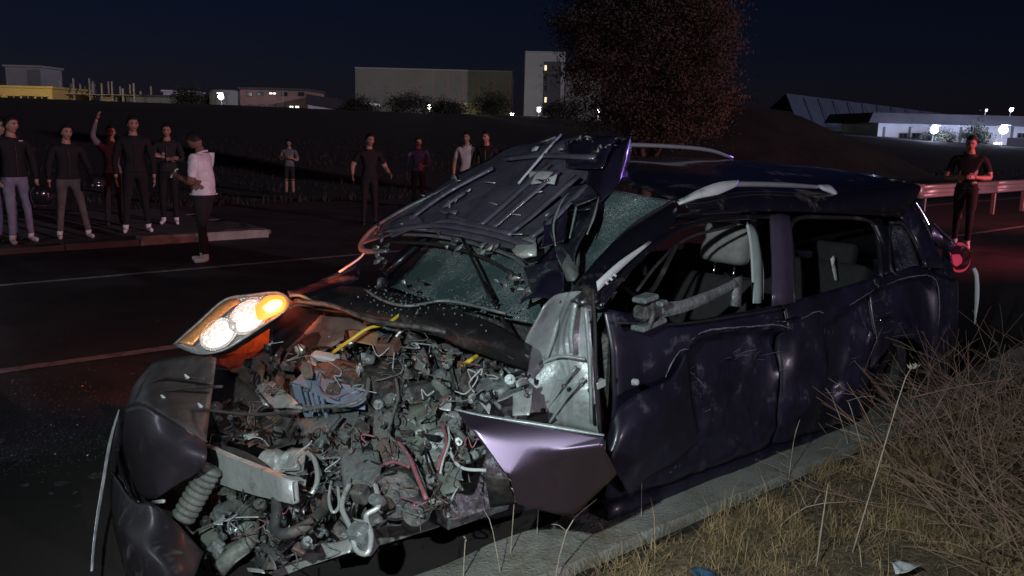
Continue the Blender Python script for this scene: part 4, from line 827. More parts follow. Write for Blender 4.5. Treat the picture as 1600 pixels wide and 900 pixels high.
# ------------------------------------------------------------------ bonnet thrown back, underside to the front
th_ = math.atan2(.6, .75); HN = np.array([math.sin(th_), 0, math.cos(th_)]); HD = HN @ np.array([.95, 0, 1.15])
def hp(u, v, off=0.0): return cp(u, v, HN, HD + off)
BON = mat('bonnet_underside', (0.105, 0.098, 0.135), .36, .25, .4, 6, (.10, .09, .085), .22, 9, bump=.25, bump_scale=25, coat=.25)
hr = [[(568, 388, 0), (640, 366, 0), (715, 374, .01), (785, 392, .0), (836, 398, 0)], [(590, 352, -.03), (668, 338, 0), (745, 342, .015), (815, 350, .01), (866, 352, -.03)], [(655, 312, -.04), (722, 303, 0), (795, 300, .015), (850, 300, .01), (900, 300, -.03)], [(740, 262, -.04), (795, 255, 0), (845, 252, .01), (890, 255, .0), (935, 258, -.03)], [(800, 231, -.04), (840, 228, 0), (885, 228, .0), (925, 230, 0), (962, 234, -.03)], [(868, 215, -.05), (895, 212, -.02), (925, 210, -.02), (955, 211, -.02), (984, 214, -.05)]]
V, F = gridg([[hp(*p) for p in r] for r in hr], 7, 6)
V = crumple([v + Vector(HN) * (.012 * mnoise.noise(v * 7) + .02 * abs(mnoise.noise(v * 3.3))) for v in V], 44, .020, 9, .25, 9)
bon = psheet('bonnet', V, F, BON, .006, 40)
def hrib(pts, r, mt=BON, flat=.6): return ptube('rib', [hp(u, v, .050) for u, v in pts], r, mt, 7, 4, flat, tuple(HN), bon)
for pts in ([(700, 336), (742, 350), (765, 340), (858, 256)], [(726, 300), (690, 326), (712, 333)], [(770, 356), (800, 330), (872, 268)], [(800, 362), (840, 330), (902, 276)], [(828, 372), (862, 345), (915, 290)], [(640, 342), (700, 300), (770, 262)], [(668, 352), (700, 345), (742, 352), (800, 366)], [(600, 362), (680, 352), (760, 364), (830, 384)], [(790, 248), (850, 243), (930, 246)]): hrib(pts, .018)
for u, v, l, a in ((765, 285, 9, 10), (770, 318, 8, 30), (805, 335, 9, 15), (660, 305, 4, 40), (715, 282, 4, 0), (808, 366, 8, 0), (842, 300, 6, -20), (855, 335, 6, -60)):
    ptube('slot_edge', [hp(u - l * math.cos(R_(a)), v - l * .5 * math.sin(R_(a)), .05), hp(u + l * math.cos(R_(a)), v + l * .5 * math.sin(R_(a)), .05)], .003, LIGHTM, 5, 1, 1, None, bon)
V, F = gridg([[hp(826, 268, .05), hp(848, 267, .055), hp(871, 268, .05)], [hp(828, 278, .05), hp(848, 277, .06), hp(869, 279, .05)], [hp(830, 288, .045), hp(848, 286, .05), hp(866, 288, .045)]], 3, 3); psheet('latch_plate', V, F, TRIM, .008, 35, bon)
ptube('latch_bar', [hp(838, 281, .07), hp(848, 282, .072), hp(858, 281, .07)], .005, CHROME, 6, 2, 1, None, bon)
ptube('prop_rod', [hp(810, 287, .05), hp(843, 248, .06), hp(876, 210, .03)], .007, TRIM, 7, 2, 1, None, bon)
# rims of the bonnet edge
RIMM = mat('bonnet_edge', (0.16, 0.165, 0.18), .35, .3, .3, 10, (.3, .3, .29), .2, 16, coat=.3)
ptube('bonnet_rim', [hp(606, 392, .0), hp(570, 392, .02), hp(566, 378, .02), hp(590, 352, .02), (hp(640, 322, .0)), hp(700, 292, -.02), hp(770, 252, -.03), hp(868, 214, -.04)], [.014, .018, .016, .012, .014, .010, .008, .008], RIMM, 8, 6, .7, tuple(HN), bon)
ptube('bonnet_rim', [hp(620, 366, .015), hp(690, 370, .02), hp(760, 386, .02), hp(812, 408, .02), hp(824, 440, .03), hp(816, 472, .04)], [.010, .012, .012, .012, .010, .006], RIMM, 8, 6, .8, None, bon)
ptube('rubber_seal', [hp(612, 378, .015), hp(690, 383, .02), hp(755, 402, .02), hp(800, 428, .02)], .009, RUBBER, 7, 5, 1, None, bon)
ptube('bright_edge', [hp(690, 366, .03), hp(740, 376, .035), hp(780, 386, .035), hp(818, 393, .03)], .0032, CHROME, 5, 4, 1, None, bon)
V, F = gridg([[hp(800, 392, .03), hp(815, 372, .04), hp(836, 366, .03)], [hp(806, 398, .05), hp(822, 390, .06), hp(838, 385, .05)], [hp(815, 404, .03), hp(828, 402, .04), hp(838, 400, .03)]], 4, 4); psheet('hinge_corner', crumple(V, 3, .008, 4, .4, 20), F, LIGHTM, .005, 40, bon)
rr = random.Random(5)
for k in range(52):
    q = rr.choice([(900, 222), (850, 228), (940, 226), (700, 300), (800, 430), (640, 440), (610, 360), (760, 380), (820, 440), (590, 390), (700, 372)]); u = q[0] + rr.gauss(0, 14); v = q[1] + rr.gauss(0, 10); V, F = gridg([[hp(u, v, .05), hp(u + rr.uniform(4, 12), v + rr.uniform(-4, 4), .06)], [hp(u + rr.uniform(-3, 3), v + rr.uniform(3, 9), .05), hp(u + rr.uniform(4, 10), v + rr.uniform(3, 9), .04)]], 3, 3)
    psheet('torn_scrap', crumple(V, k, .008, 3, .4, 25), F, rr.choice([LIGHTM, GREYM, DARKM, BON]), .002, 30, bon)
# outer skin folded round on the right, and the twisted hinge wing
BSK = mat('bonnet_skin', (0.020, 0.016, 0.036), .30, .2, .3, 4, coat=.9, dirt=DUST, dirt_amt=.05)
V, F = gridg([[hp(926, 244, -.02), hp(958, 228, -.02), hp(985, 214, -.05)], [hp(918, 280, -.02), hp(948, 265, .0), hp(974, 262, -.05)], [hp(905, 310, .0), hp(940, 305, .0), hp(966, 288, -.05)], [hp(890, 330, .0), hp(920, 326, .0), hp(940, 312, -.04)]], 6, 6); psheet('bonnet_skin', crumple(V, 7, .012, 4, .15, 6), F, BSK, .005, 40)
V, F = gridg([[hp(985, 213, -.03), hp(976, 240, -.03), hp(970, 270, -.04), hp(962, 290, -.04)], [hp(985, 214, -.14), hp(986, 238, -.17), hp(978, 268, -.17), hp(966, 288, -.14)]], 6, 3); psheet('bonnet_flange', V, F, mat('violet_lit_edge_paint', (.10, .085, .13), .3, .3, coat=.8), .004, 40)  # violet light on the flange is put into its colour
WGM = mat('wing_highlight_paint', (.035, .037, .052), .3, .3, .7, 9, (.19, .22, .23), .30, 10, coat=.4)  # pale blotches painted into the dark skin as highlight streaks
wr = [[(898, 292, .02), (918, 294, .05), (936, 306, .03)], [(876, 316, .05), (902, 318, -.04), (928, 338, .05)], [(864, 350, .06), (890, 352, -.07), (918, 366, .06)], [(868, 384, .05), (888, 386, -.02), (904, 396, .05)], [(880, 418, .03), (892, 420, .04), (900, 422, .03)]]
V, F = gridg([[hp(*p) for p in r] for r in wr], 8, 6); wg = psheet('twisted_wing', crumple(V, 27, .030, 8, .45, 9), F, WGM, .004, 30)
for pts in ([(898, 292, .03), (878, 315, .06), (865, 350, .07), (868, 384, .06)], [(936, 306, .04), (928, 338, .06), (917, 366, .07)], [(905, 300, .03), (898, 335, .0), (890, 372, .0)]): ptube('bent_edge', [hp(*p) for p in pts], [.002, .006, .003], PALE, 6, 6, .6, None, wg)
for q, sd, mt in (([(880, 219), (965, 216), (940, 262), (884, 262)], 3, BSK), ([(872, 300), (915, 280), (938, 312), (900, 330)], 8, WGM), ([(820, 420), (868, 402), (880, 452), (836, 476)], 5, WGM), ([(600, 352), (650, 330), (668, 352), (612, 372)], 6, BON), ([(850, 350), (885, 330), (882, 380), (846, 392)], 9, BSK)):
    P_ = [hp(u, v, .045) for u, v in q]; V, F = gridg([[P_[0], P_[1]], [P_[3], P_[2]]], 9, 9, True); psheet('bonnet_fold', crumple(V, sd, .035, 7, .4, 11), F, mt, .004, 28)
V, F = gridg([[hp(868, 380, .02), hp(888, 396, .03), hp(905, 385, .02)], [hp(872, 410, .03), hp(890, 418, .05), hp(905, 412, .02)], [hp(886, 440, .02), hp(896, 440, .03), hp(904, 432, .02)]], 5, 5); psheet('hinge_arm', crumple(V, 9, .02, 5, .4, 10), F, GREYM, .005, 35)
V, F = gridg([[hp(838, 400, .0), hp(860, 385, .0), hp(880, 398, .0)], [hp(825, 440, .02), hp(856, 430, .04), hp(884, 440, .02)], [hp(812, 480, .05), hp(840, 470, .06), hp(868, 476, .04)]], 6, 6); psheet('crumpled_corner', crumple(V, 15, .04, 6, .4, 8), F, BSK, .005, 30)
# wipers
ptube('wiper', [hp(722, 372, .05), hp(745, 420, .06), hp(768, 470, .06)], .008, PLAST, 6, 3, .7)
ptube('wiper', [cp(755, 440, 'x', 1.02), cp(775, 480, 'x', 1.06), cp(805, 532, 'x', 1.08)], .010, PLAST, 6, 3, .7)

# ------------------------------------------------------------------ engine bay
EN = np.array([.7, 0, 1.05]); EN = EN / np.linalg.norm(EN); ED = EN @ np.array([1.5, 0, .67])
def ep(u, v, off=0.0): return cp(u, v, EN, ED + off)
ENV = Vector(EN)
def quad(name, px, off, mt, amp=.012, folds=5, seed=None, n=7, th=.004, fine=.3, freq=12):
    o4 = off if isinstance(off, (list, tuple)) else [off] * 4; P = [ep(u, v, o) for (u, v), o in zip(px, o4)]
    V, F = gridg([[P[0], P[1]], [P[3], P[2]]], n, n, True); sd = seed if seed is not None else int(px[0][0] * 7 + px[0][1])
    return psheet(name, crumple(V, sd, amp, folds, fine, freq), F, mt, th, 28)
def box(name, u, v, off, s, rot, mt, ch=.008, taper=1.0): return part(name, *boxg(ep(u, v, off), s, eul(*rot), taper, ch), mt)
def drum(name, u, v, off, r, l, d, mt, n=18):
    o = part(name, *latheg([(0, -l / 2), (r * .8, -l / 2), (r, -l / 2 + .01), (r, l / 2 - .012), (r * .85, l / 2), (r * .3, l / 2), (r * .3, l / 2 + .012), (0, l / 2 + .012)], n, axm(ep(u, v, off), d)), mt, 30); return o
def hose(name, pts, r, mt, n=8): return ptube(name, [ep(*p) for p in pts], r, mt, n, 6)
# dark depth of the bay
quad('bay_liner', [(330, 600), (560, 470), (860, 560), (760, 760)], -.30, DARKM, .06, 7, 3, 16)
quad('crushed_bulkhead', [(395, 590), (585, 500), (845, 585), (735, 735)], [-.05, -.08, -.06, -.02], GREYM, .05, 12, 91, 46, .004, .85, 17)
quad('crushed_front_panel', [(330, 655), (560, 630), (730, 720), (600, 800)], [-.02, -.03, .0, .02], GREYM, .045, 12, 92, 46, .004, .85, 17)
quad('crushed_front_panel', [(330, 770), (520, 700), (640, 800), (400, 890)], [-.04, -.02, -.01, .0], DARKM, .045, 12, 93, 40, .004, .85, 17)
quad('bay_liner', [(250, 700), (520, 640), (720, 720), (420, 900)], -.34, DARKM, .05, 7, 4, 14)
quad('lower_liner', [(250, 770), (480, 740), (560, 860), (330, 920)], [-.12, -.16, -.2, -.1], DARKM, .05, 7, 5, 14)
part('engine_block', *boxg((1.45, .05, .55), (.46, .62, .42), eul(0, 0, 4), .85, .03), DARKM)
part('gearbox', *boxg((1.50, .48, .45), (.34, .34, .32), eul(10, 6, -8), .8, .04), GREYM)
part('subframe', *boxg((1.65, .0, .24), (.30, .7, .08), eul(0, 0, 2), 1, .02), DARKM)
# cowl and right wing
V, F = gridg([[cp(u, v, 'z', z) for u, v, z in r] for r in ([(500, 440, .99), (590, 450, 1.0), (690, 478, 1.0), (780, 515, .99), (832, 545, .97)], [(485, 455, .97), (580, 470, .98), (670, 495, .98), (760, 532, .97), (828, 562, .95)], [(468, 475, .93), (560, 492, .92), (650, 515, .92), (740, 552, .91), (826, 582, .88)])], 6, 5); psheet('cowl', crumple(V, 4, .02, 6, .3, 7), F, PLAST, .01, 35)
ptube('cowl_edge', [cp(570, 452, 'z', 1.02), cp(600, 470, 'z', 1.01), cp(640, 478, 'z', 1.01), cp(700, 470, 'z', 1.03), cp(790, 490, 'z', 1.02)], .007, GREYM, 6, 5)
ptube('wing_edge', [cp(462, 470, 'z', .97), cp(520, 478, 'z', .97), cp(580, 500, 'z', .96), cp(660, 512, 'z', .96), cp(700, 520, 'z', .95)], .012, DARKM, 7, 5)
V, F = gridg([[cp(448, 455, 'z', .96), cp(500, 440, 'z', .98), cp(565, 405, 'z', 1.02)], [cp(456, 470, 'z', .95), cp(505, 456, 'z', .97), cp(560, 440, 'z', .99)]], 6, 5); psheet('wing_top', crumple(V, 6, .012, 4, .3, 9), F, PAINT, .005, 35)
ptube('bonnet_stay', [cp(530, 425, 'z', 1.02), cp(560, 405, 'z', 1.08), cp(572, 392, 'z', 1.12)], .006, TRIM, 6, 3)
# glass grains and torn rim below the windscreen
rr = random.Random(77); mb = MB()
for k in range(420):
    q = rr.choice([(640, 470), (700, 468), (780, 480), (610, 462), (740, 466), (810, 470), (860, 470)]); u = q[0] + rr.gauss(0, 30); v = q[1] + rr.gauss(0, 12); z = 1.0 + rr.uniform(-.01, .03); s_ = rr.uniform(.002, .007); p = cp(u, v, 'z', z); mb.add(*boxg(p, (s_, s_, s_ * .7), eul(rr.uniform(0, 90), rr.uniform(0, 90), rr.uniform(0, 90))))
stuff(mb.build('glass_grains', mat('glass_grain', (.16, .2, .2), .1, spec=.8), CAR))
# headlamp, hanging loose with its lamps lit
LN = np.array([.42, .50, .76]); LN = LN / np.linalg.norm(LN); LD = LN @ np.array([1.86, -.65, .91])
def lp(u, v, off=0.0): return cp(u, v, LN, LD + off)
LO = [(272, 538), (312, 502), (352, 468), (392, 461), (432, 457), (450, 467), (447, 484), (412, 508), (372, 534), (345, 548), (310, 552)]
hl = blob('headlamp', [(u + 1, v + 2) for u, v in LO], LN, LD - .05, -.10, PLAST)
AMB = emit('amber_lamp_glow', (1.0, .24, .02), 2.0); AMBL = mat('amber_reflector', (.75, .30, .06), .3, .3, .5, 60); WHR = mat('bright_reflector', (.80, .80, .78), .22, .6, .25, 70, bump=.6, bump_scale=120)
GLOW = emit('white_lamp_glow', (1.0, .95, .88), 0.50); GLOWA = emit('indicator_core', (1.0, .58, .22), 3.2)
blob('reflector_bed', LO, LN, LD - .045, -.03, WHR, hl)
def bowl(u, v, ru, rv, mt, glow):
    out = [(u + ru * math.cos(a * .7854) * .82 + rv * math.sin(a * .7854) * .57, v - ru * math.cos(a * .7854) * .57 + rv * math.sin(a * .7854) * .82) for a in range(8)]
    b_ = blob('reflector_bowl', out, LN, LD - .012, -.05, mt, hl)
    blob('bulb', [(u + (x - u) * .86, v + (y - v) * .86) for x, y in out], LN, LD - .03, .012, glow, b_); ptube('bowl_rim', [lp(x, y, -.010) for x, y in out + out[:1]], .0022, WHR, 6, 4, 1, None, b_)
mottle(GLOW, 70, .12, 2.0); bowl(341, 522, 32, 22, WHR, GLOW); bowl(388, 495, 34, 24, WHR, GLOW)
ind = blob('indicator', [(398, 480), (415, 464), (434, 461), (447, 468), (444, 483), (424, 495), (404, 500)], LN, LD - .01, .02, AMB, hl); blob('bulb', [(410, 480), (425, 469), (440, 470), (438, 480), (420, 490)], LN, LD + .011, .012, GLOWA, ind)
V, F = gridg([[lp(276, 535, -.01), lp(312, 503, -.01), lp(352, 471, -.01), lp(372, 467, -.01)], [lp(300, 540, -.012), lp(326, 512, -.012), lp(360, 482, -.012), lp(376, 474, -.012)]], 6, 3); psheet('amber_strip', V, F, AMBL, .003, 30, hl)
ptube('lens_rim', [lp(u, v, .0) for u, v in LO + LO[:1]], .006, GREYM, 6, 4, 1, None, hl)
blob('lens_cover', LO, LN, LD + .002, .03, mat('clear_lens', (.9, .9, .9), .05, alpha=.07, spec=.6), hl)
hw = CARM @ (lp(440, 464, .0) + Vector((-.05, -.11, .02)))
lamp('indicator_light', 'SPOT', hw, 130, (1.0, .12, .02), .03, G(410, 395, 0), 112, .8); lamp('indicator_light', 'POINT', CARM @ lp(430, 474, .06), 1.6, (1.0, .22, .03), .025)
hw = CARM @ lp(362, 508, .09); lamp('headlamp_light', 'POINT', hw, 0.5, (1.0, .95, .9), .03)
ptube('lamp_bracket', [lp(452, 462, -.02), lp(470, 462, -.03), lp(492, 474, -.04)], .008, ORANGEP, 6, 3)
ptube('lamp_bracket', [lp(452, 482, -.02), lp(468, 476, -.03), lp(490, 478, -.05)], .007, RUSTM, 6, 3)
quad('lamp_tray', [(330, 552), (450, 486), (470, 500), (400, 560)], [-.06, .0, -.05, -.1], RUSTM, .012)
# large recognisable pieces
quad('lamp_shelf', [(238, 572), (330, 556), (424, 632), (316, 690)], [.03, .05, .0, .04], SHELF, .02, 5, 31, 10)
quad('shelf_plate', [(330, 560), (440, 540), (478, 622), (398, 650)], [.0, .03, .02, -.02], RUSTM, .025, 6, 32, 9)
for p in ([(248, 612), (300, 606), (346, 604)], [(258, 645), (312, 640), (392, 648), (470, 642)], [(236, 636), (262, 655), (300, 680), (322, 690)], [(230, 600), (262, 590), (320, 592)]): ptube('shelf_rib', [cp(u, v, 'x', 2.22 + .0004 * (v - 600)) for u, v in p], .008, SHELF, 7, 4, .7)
for u, v in ((291, 588), (312, 633), (254, 620), (214, 646)): part('clip', *boxg(cp(u, v, 'x', 2.26 + .0006 * (v - 600)), (.012, .02, .022), eul(20, 30, 15), .4, .002), TRIM)
quad('inner_wing', [(452, 492), (520, 478), (582, 512), (502, 552)], [.05, .05, .04, .05], mat('dusty_grey_plastic', (.15, .135, .125), .7, 0, .35, 9, (.06, .05, .045), .35, 12), .02, 5, 33, 9)
quad('inner_wing', [(405, 545), (470, 510), (500, 560), (440, 600)], [.0, .03, .03, .02], RUSTM, .02, 5, 34, 9)
quad('torn_plate', [(394, 598), (428, 596), (476, 640), (412, 636)], .08, LIGHTM, .015, 5, 35, 9)
ba = part('battery', *boxg(ep(520, 612, .0), (.22, .27, .20), eul(4, 18, 30), .96, .012), BATTERY)
for k in range(5): part('battery_rib', *boxg(ep(472 + k * 9, 622 + k * 5, .10), (.012, .012, .12), eul(4, 18, 30), 1, .002), BATTERY, False, ba)
quad('battery_lid', [(462, 572), (520, 560), (572, 572), (520, 592)], [.12, .12, .13, .14], BRICKP, .012, 4, 36, 7)
quad('battery_cover', [(470, 575), (575, 585), (570, 640), (490, 625)], [.13, .13, .10, .12], BATTERY, .014, 4, 37, 8)
drum('terminal', 562, 577, .15, .016, .03, (0, 0, 1), LIGHTM); drum('terminal', 500, 557, .13, .014, .04, (0, .7, .7), LIGHTM)
box('fuse_box', 508, 558, .13, (.05, .14, .03), (0, 20, 20), TRIM)
quad('tan_cover', [(543, 514), (592, 518), (588, 541), (548, 534)], .12, ORANGEP, .008, 3, 38, 6); box('relay_box', 607, 541, .10, (.08, .09, .06), (5, 20, 28), BRICKP); box('relay_box', 577, 503, .09, (.04, .05, .02), (5, 20, 28), ORANGEP)
hose('yellow_cable', [(520, 551, .16), (548, 531, .19), (575, 513, .19), (604, 506, .18), (628, 489, .17)], .0075, YELLOW)
hose('yellow_strap', [(722, 571, .13), (733, 564, .15), (745, 556, .13)], .009, YELLOW)
ptube('metal_loop', [ep(612, 545, .08), ep(622, 522, .12), ep(640, 513, .12), ep(668, 520, .10), ep(692, 524, .08)], .007, LIGHTM, 7, 5)
ptube('metal_loop', [ep(648, 524, .10), ep(650, 535, .12), ep(655, 545, .10)], .006, LIGHTM, 6, 3)
for k in range(7): quad('cooling_slat', [(640 + k * 13, 545 + k * 3), (648 + k * 13, 540 + k * 3), (668 + k * 12, 592 + k * 4), (658 + k * 12, 598 + k * 4)], [.03, .06, .05, .02], GREYM if k % 2 else DARKM, .004, 2, 50 + k, 4)
drum('strut_tower', 772, 612, -.02, .13, .16, (.35, .1, 1), DARKM, 26); drum('strut_top', 772, 606, .08, .07, .05, (.35, .1, 1), GREYM, 22)
quad('strut_skin', [(722, 588), (800, 562), (832, 612), (752, 652)], [.03, .05, .07, .06], GREYM, .035, 8, 41, 12); quad('strut_skin', [(700, 560), (790, 548), (812, 580), (722, 604)], [.03, .05, .03, .0], DARKM, .03, 8, 42, 10)
quad('torn_plate', [(800, 612), (832, 604), (828, 650), (802, 652)], .09, LIGHTM, .01, 3, 43, 6)
# pale inner wing and hinge pillar left bare by the torn fender
rows = [[(852, 478), (876, 458), (906, 456), (927, 468)], [(828, 520), (862, 508), (900, 512), (930, 535)], [(808, 565), (852, 556), (894, 552), (931, 590)], [(790, 612), (842, 600), (888, 600), (932, 635)], [(786, 654), (838, 655), (890, 663), (938, 680)]]
xs = [1.34, 1.22, 1.12, 1.06]
V, F = gridg([[cp(u, v, 'x', x + .02 * math.sin(j * 2 + i)) for i, ((u, v), x) in enumerate(zip(r, xs))] for j, r in enumerate(rows)], 6, 6); ip = psheet('hinge_pillar_panel', crumple(V, 23, .035, 7, .3, 7), F, PALE, .006, 28)
for p, r_ in (([(848, 655), (875, 615), (906, 572)], .010), ([(862, 662), (890, 622), (918, 590)], .008), ([(880, 480), (872, 520), (858, 560)], .012), ([(905, 470), (898, 520), (900, 550)], .012), ([(920, 480), (926, 560), (930, 660)], .008), ([(845, 570), (880, 556), (920, 560)], .010)): ptube('panel_ridge', [cp(u, v, 'x', 1.20 - .0012 * (u - 850)) + Vector((.02, 0, 0)) for u, v in p], r_, PALE, 7, 5, .7, None, ip)
for u, v in ((888, 602), (880, 470), (915, 600), (860, 640)): part('bolt', *latheg([(0, .012), (.009, .01), (.009, 0)], 8, axm(cp(u, v, 'x', 1.2) + Vector((.02, .0, 0)), (1, .3, .2))), DARKM, False, ip)
V, F = gridg([[cp(925, 470, 'y', .83), cp(931, 474, 'y', .84)], [cp(928, 560, 'y', .85), cp(933, 560, 'y', .86)], [cp(934, 672, 'y', .86), cp(942, 680, 'y', .87)]], 3, 6); psheet('door_edge', V, F, PAINT_P, .006, 40)
ptube('door_seal', [cp(926, 452, 'y', .85), cp(930, 520, 'y', .87), cp(931, 600, 'y', .885), cp(938, 676, 'y', .89)], .007, RUBBER, 6, 4)
part('door_hinge', *boxg(cp(936, 600, 'y', .88), (.05, .03, .03), eul(0, 10, 0), 1, .005), LIGHTM); part('bolt', *latheg([(0, .02), (.012, .018), (.014, 0)], 10, axm(cp(990, 597, 'y', .93), (0, 1, .2))), LIGHTM)
# fender folded outward
def fv(u, v, y): return cp(u, v, 'y', y)
D_ = fv(736, 675, .99)
def onpl(u, v, n, p): n = np.array(n, float); n /= np.linalg.norm(n); return cp(u, v, n, n @ np.array(p))
FN1, FN2, FN3, FN4 = (.60, .71, .37), (.36, .34, .87), (.34, .86, -.38), (.58, .46, .67)
E2 = onpl(848, 708, FN1, D_); G_ = onpl(794, 745, FN1, D_); A = onpl(710, 641, FN2, D_); B = onpl(790, 656, FN2, D_); C_ = onpl(944, 682, FN4, E2); F_ = onpl(946, 696, FN4, E2)
H_ = onpl(804, 787, FN3, G_); I_ = onpl(893, 812, FN3, E2); J_ = onpl(968, 738, FN3, E2)
fe = MB()
for q in ((A, B, D_, D_), (B, C_, E2, D_), (C_, C_, F_, E2), (D_, E2, G_, G_), (G_, E2, I_, H_), (E2, F_, J_, I_)):
    V, F = gridg([[q[0], q[1]], [q[3], q[2]]], 8, 8, True); fe.add(V, F)
bm = bmesh.new(); me = bpy.data.meshes.new('fender'); me.from_pydata(fe.V, [], fe.F); bm.from_mesh(me); bmesh.ops.remove_doubles(bm, verts=bm.verts, dist=.0008); bmesh.ops.smooth_vert(bm, verts=bm.verts, factor=.5, use_axis_x=True, use_axis_y=True, use_axis_z=True); bmesh.ops.smooth_vert(bm, verts=bm.verts, factor=.5, use_axis_x=True, use_axis_y=True, use_axis_z=True); bmesh.ops.dissolve_degenerate(bm, dist=.0003, edges=bm.edges); bm.to_mesh(me); bm.free()
fen = link('front_fender', me, PAINT_P, CAR, True); md = fen.modifiers.new('solid', 'SOLIDIFY'); md.thickness = .004
ptube('fender_lip', [A + Vector((0, 0, .004)), A.lerp(B, .6), B.lerp(C_, .3) + Vector((0, 0, .004)), B.lerp(C_, .7) + Vector((0, 0, .004)), C_ + Vector((0, 0, .004))], [.003, .009, .010, .010, .006], PALE, 7, 5, .6, None, fen)
V, F = gridg([[G_ + Vector((.05, -.06, 0)), G_], [G_.lerp(H_, .5) + Vector((.05, -.06, 0)), G_.lerp(H_, .5)], [H_ + Vector((.05, -.06, -.02)), H_]], 3, 4); psheet('fender_return', V, F, PLAST, .004, 40, fen)
rows = [[(947, 684, .90), (962, 642, .91), (1000, 611, .92), (1046, 592, .90), (1072, 548, .885)], [(952, 720, .95), (978, 680, .96), (1018, 648, .95), (1052, 628, .92), (1078, 590, .885)], [(972, 752, .93), (1000, 715, .93), (1035, 690, .92), (1062, 668, .90), (1085, 640, .87)], [(985, 778, .88), (1015, 748, .88), (1050, 728, .88), (1078, 705, .88), (1098, 690, .86)]]
V, F = gridg([[fv(*p) for p in r] for r in rows], 6, 6); psheet('bulged_flap', crumple(V, 19, .012, 5, .35, 8), F, PAINT_D, .005, 35)
# front bumper, right half, torn loose and leaning forward
rows = [[(196, 640, 2.24), (226, 634, 2.34), (276, 662, 2.36), (322, 692, 2.31)], [(190, 685, 2.27), (226, 682, 2.40), (272, 698, 2.41), (322, 716, 2.34)], [(199, 732, 2.31), (232, 735, 2.42), (262, 736, 2.42), (308, 738, 2.35)], [(218, 774, 2.36), (238, 780, 2.42), (256, 772, 2.42), (284, 752, 2.37)]]
V, F = gridg([[cp(u, v, 'x', x) for u, v, x in r] for r in rows], 7, 6); fb = psheet('front_bumper', [v + mnoise.noise_vector(v * 5) * .004 for v in V], F, BUMPP, .006, 50)
rows = [[(172, 735, 2.37), (210, 782, 2.47), (242, 789, 2.48), (282, 826, 2.48), (318, 864, 2.45)], [(171, 775, 2.43), (202, 818, 2.53), (238, 832, 2.55), (274, 858, 2.55), (312, 882, 2.52)], [(180, 832, 2.52), (206, 862, 2.60), (236, 872, 2.62), (270, 892, 2.62), (302, 908, 2.58)], [(198, 900, 2.58), (218, 918, 2.64), (240, 926, 2.66), (268, 932, 2.66), (296, 938, 2.62)]]
V, F = gridg([[cp(u, v, 'x', x) for u, v, x in r] for r in rows], 6, 6); psheet('bumper_skirt', crumple([v + mnoise.noise_vector(v * 5) * .006 for v in V], 5, .008, 4, .2, 9), F, mat('scuffed_bumper', (.032, .025, .032), .52, .2, .2, 3, (.17, .16, .16), .24, 9, coat=.15, coat_r=.2), .006, 45, fb)
V, F = gridg([[cp(u, v, 'x', x) for u, v, x in r] for r in ([(240, 566, 2.12), (268, 558, 2.10), (300, 556, 2.06), (338, 560, 2.02)], [(212, 600, 2.20), (238, 598, 2.22), (278, 606, 2.18), (330, 624, 2.14)], [(196, 640, 2.24), (226, 634, 2.33), (276, 662, 2.35), (322, 692, 2.30)])], 5, 5); psheet('bumper_corner', V, F, SHELF, .006, 45, fb)
V, F = gridg([[cp(u, v, 'x', x) for u, v, x in r] for r in ([(186, 650, 2.27), (178, 690, 2.30), (172, 740, 2.36)], [(192, 690, 2.24), (192, 725, 2.27), (205, 770, 2.32)])], 5, 4); psheet('bumper_side', V, F, BUMPP, .006, 45, fb)
ptube('slot_edge', [cp(182, 700, 'x', 2.36), cp(188, 735, 'x', 2.39), cp(204, 775, 'x', 2.43), cp(216, 784, 'x', 2.45)], .006, mat('glossy_black', (.02, .02, .022), .15, coat=1), 6, 5, 1, None, fb)
ptube('slot_clip', [cp(238, 785, 'x', 2.47), cp(256, 783, 'x', 2.47)], .007, LIGHTM, 6, 1, 1, None, fb)
ptube('hanging_chrome_strip', [cp(186, 640, 'x', 2.33), cp(172, 690, 'x', 2.40), cp(160, 760, 'x', 2.50), cp(149, 830, 'x', 2.62), cp(143, 892, 'x', 2.72)], [.004, .007, .007, .006, .004], SATIN, 7, 6, .5, None, fb)
# crossmember, coil, lower pieces
def beam(name, a, b, h0, h1, d, mt, ch=.006):
    a, b = Vector(a), Vector(b); t = (b - a).normalized(); up = Vector((0, 0, 1)); sd = t.cross(up).normalized(); up = sd.cross(t); V = []
    for p, h in ((a, h0), (b, h1)):
        for s_, z in ((-1, -1), (1, -1), (1, 1), (-1, 1)): V.append(p + sd * s_ * d / 2 + up * z * h / 2)
    V2, F2 = gridg([[V[k], V[4 + k]] for k in (0, 1, 2, 3, 0)], 8, 1, True); V2 = [v + mnoise.noise_vector(v * 9) * .006 for v in V2]; return psheet(name, V2, F2, mt, .006, 30)
cm = beam('crossmember', cp(322, 722, 'x', 2.22), cp(462, 770, 'x', 2.16), .135, .075, .022, LIGHTM); quad('crossmember_end', [(322, 700), (332, 706), (334, 748), (322, 748)], .12, LIGHTM, .004, 2, 61, 4)
quad('bracket', [(452, 698), (480, 700), (472, 745), (446, 740)], .13, LIGHTM, .012, 4, 62, 7); quad('bracket', [(448, 745), (482, 735), (472, 800), (440, 790)], .10, LIGHTM, .014, 4, 63, 7); drum('bush_mount', 425, 722, .12, .05, .07, (1, .4, .3), LIGHTM); quad('bracket', [(410, 712), (445, 706), (460, 735), (412, 740)], .12, LIGHTM, .012, 4, 64, 7)
hose('bracket_ring', [(478, 705, .12), (492, 720, .13), (496, 750, .12), (486, 772, .11), (474, 768, .11)], .010, LIGHTM)
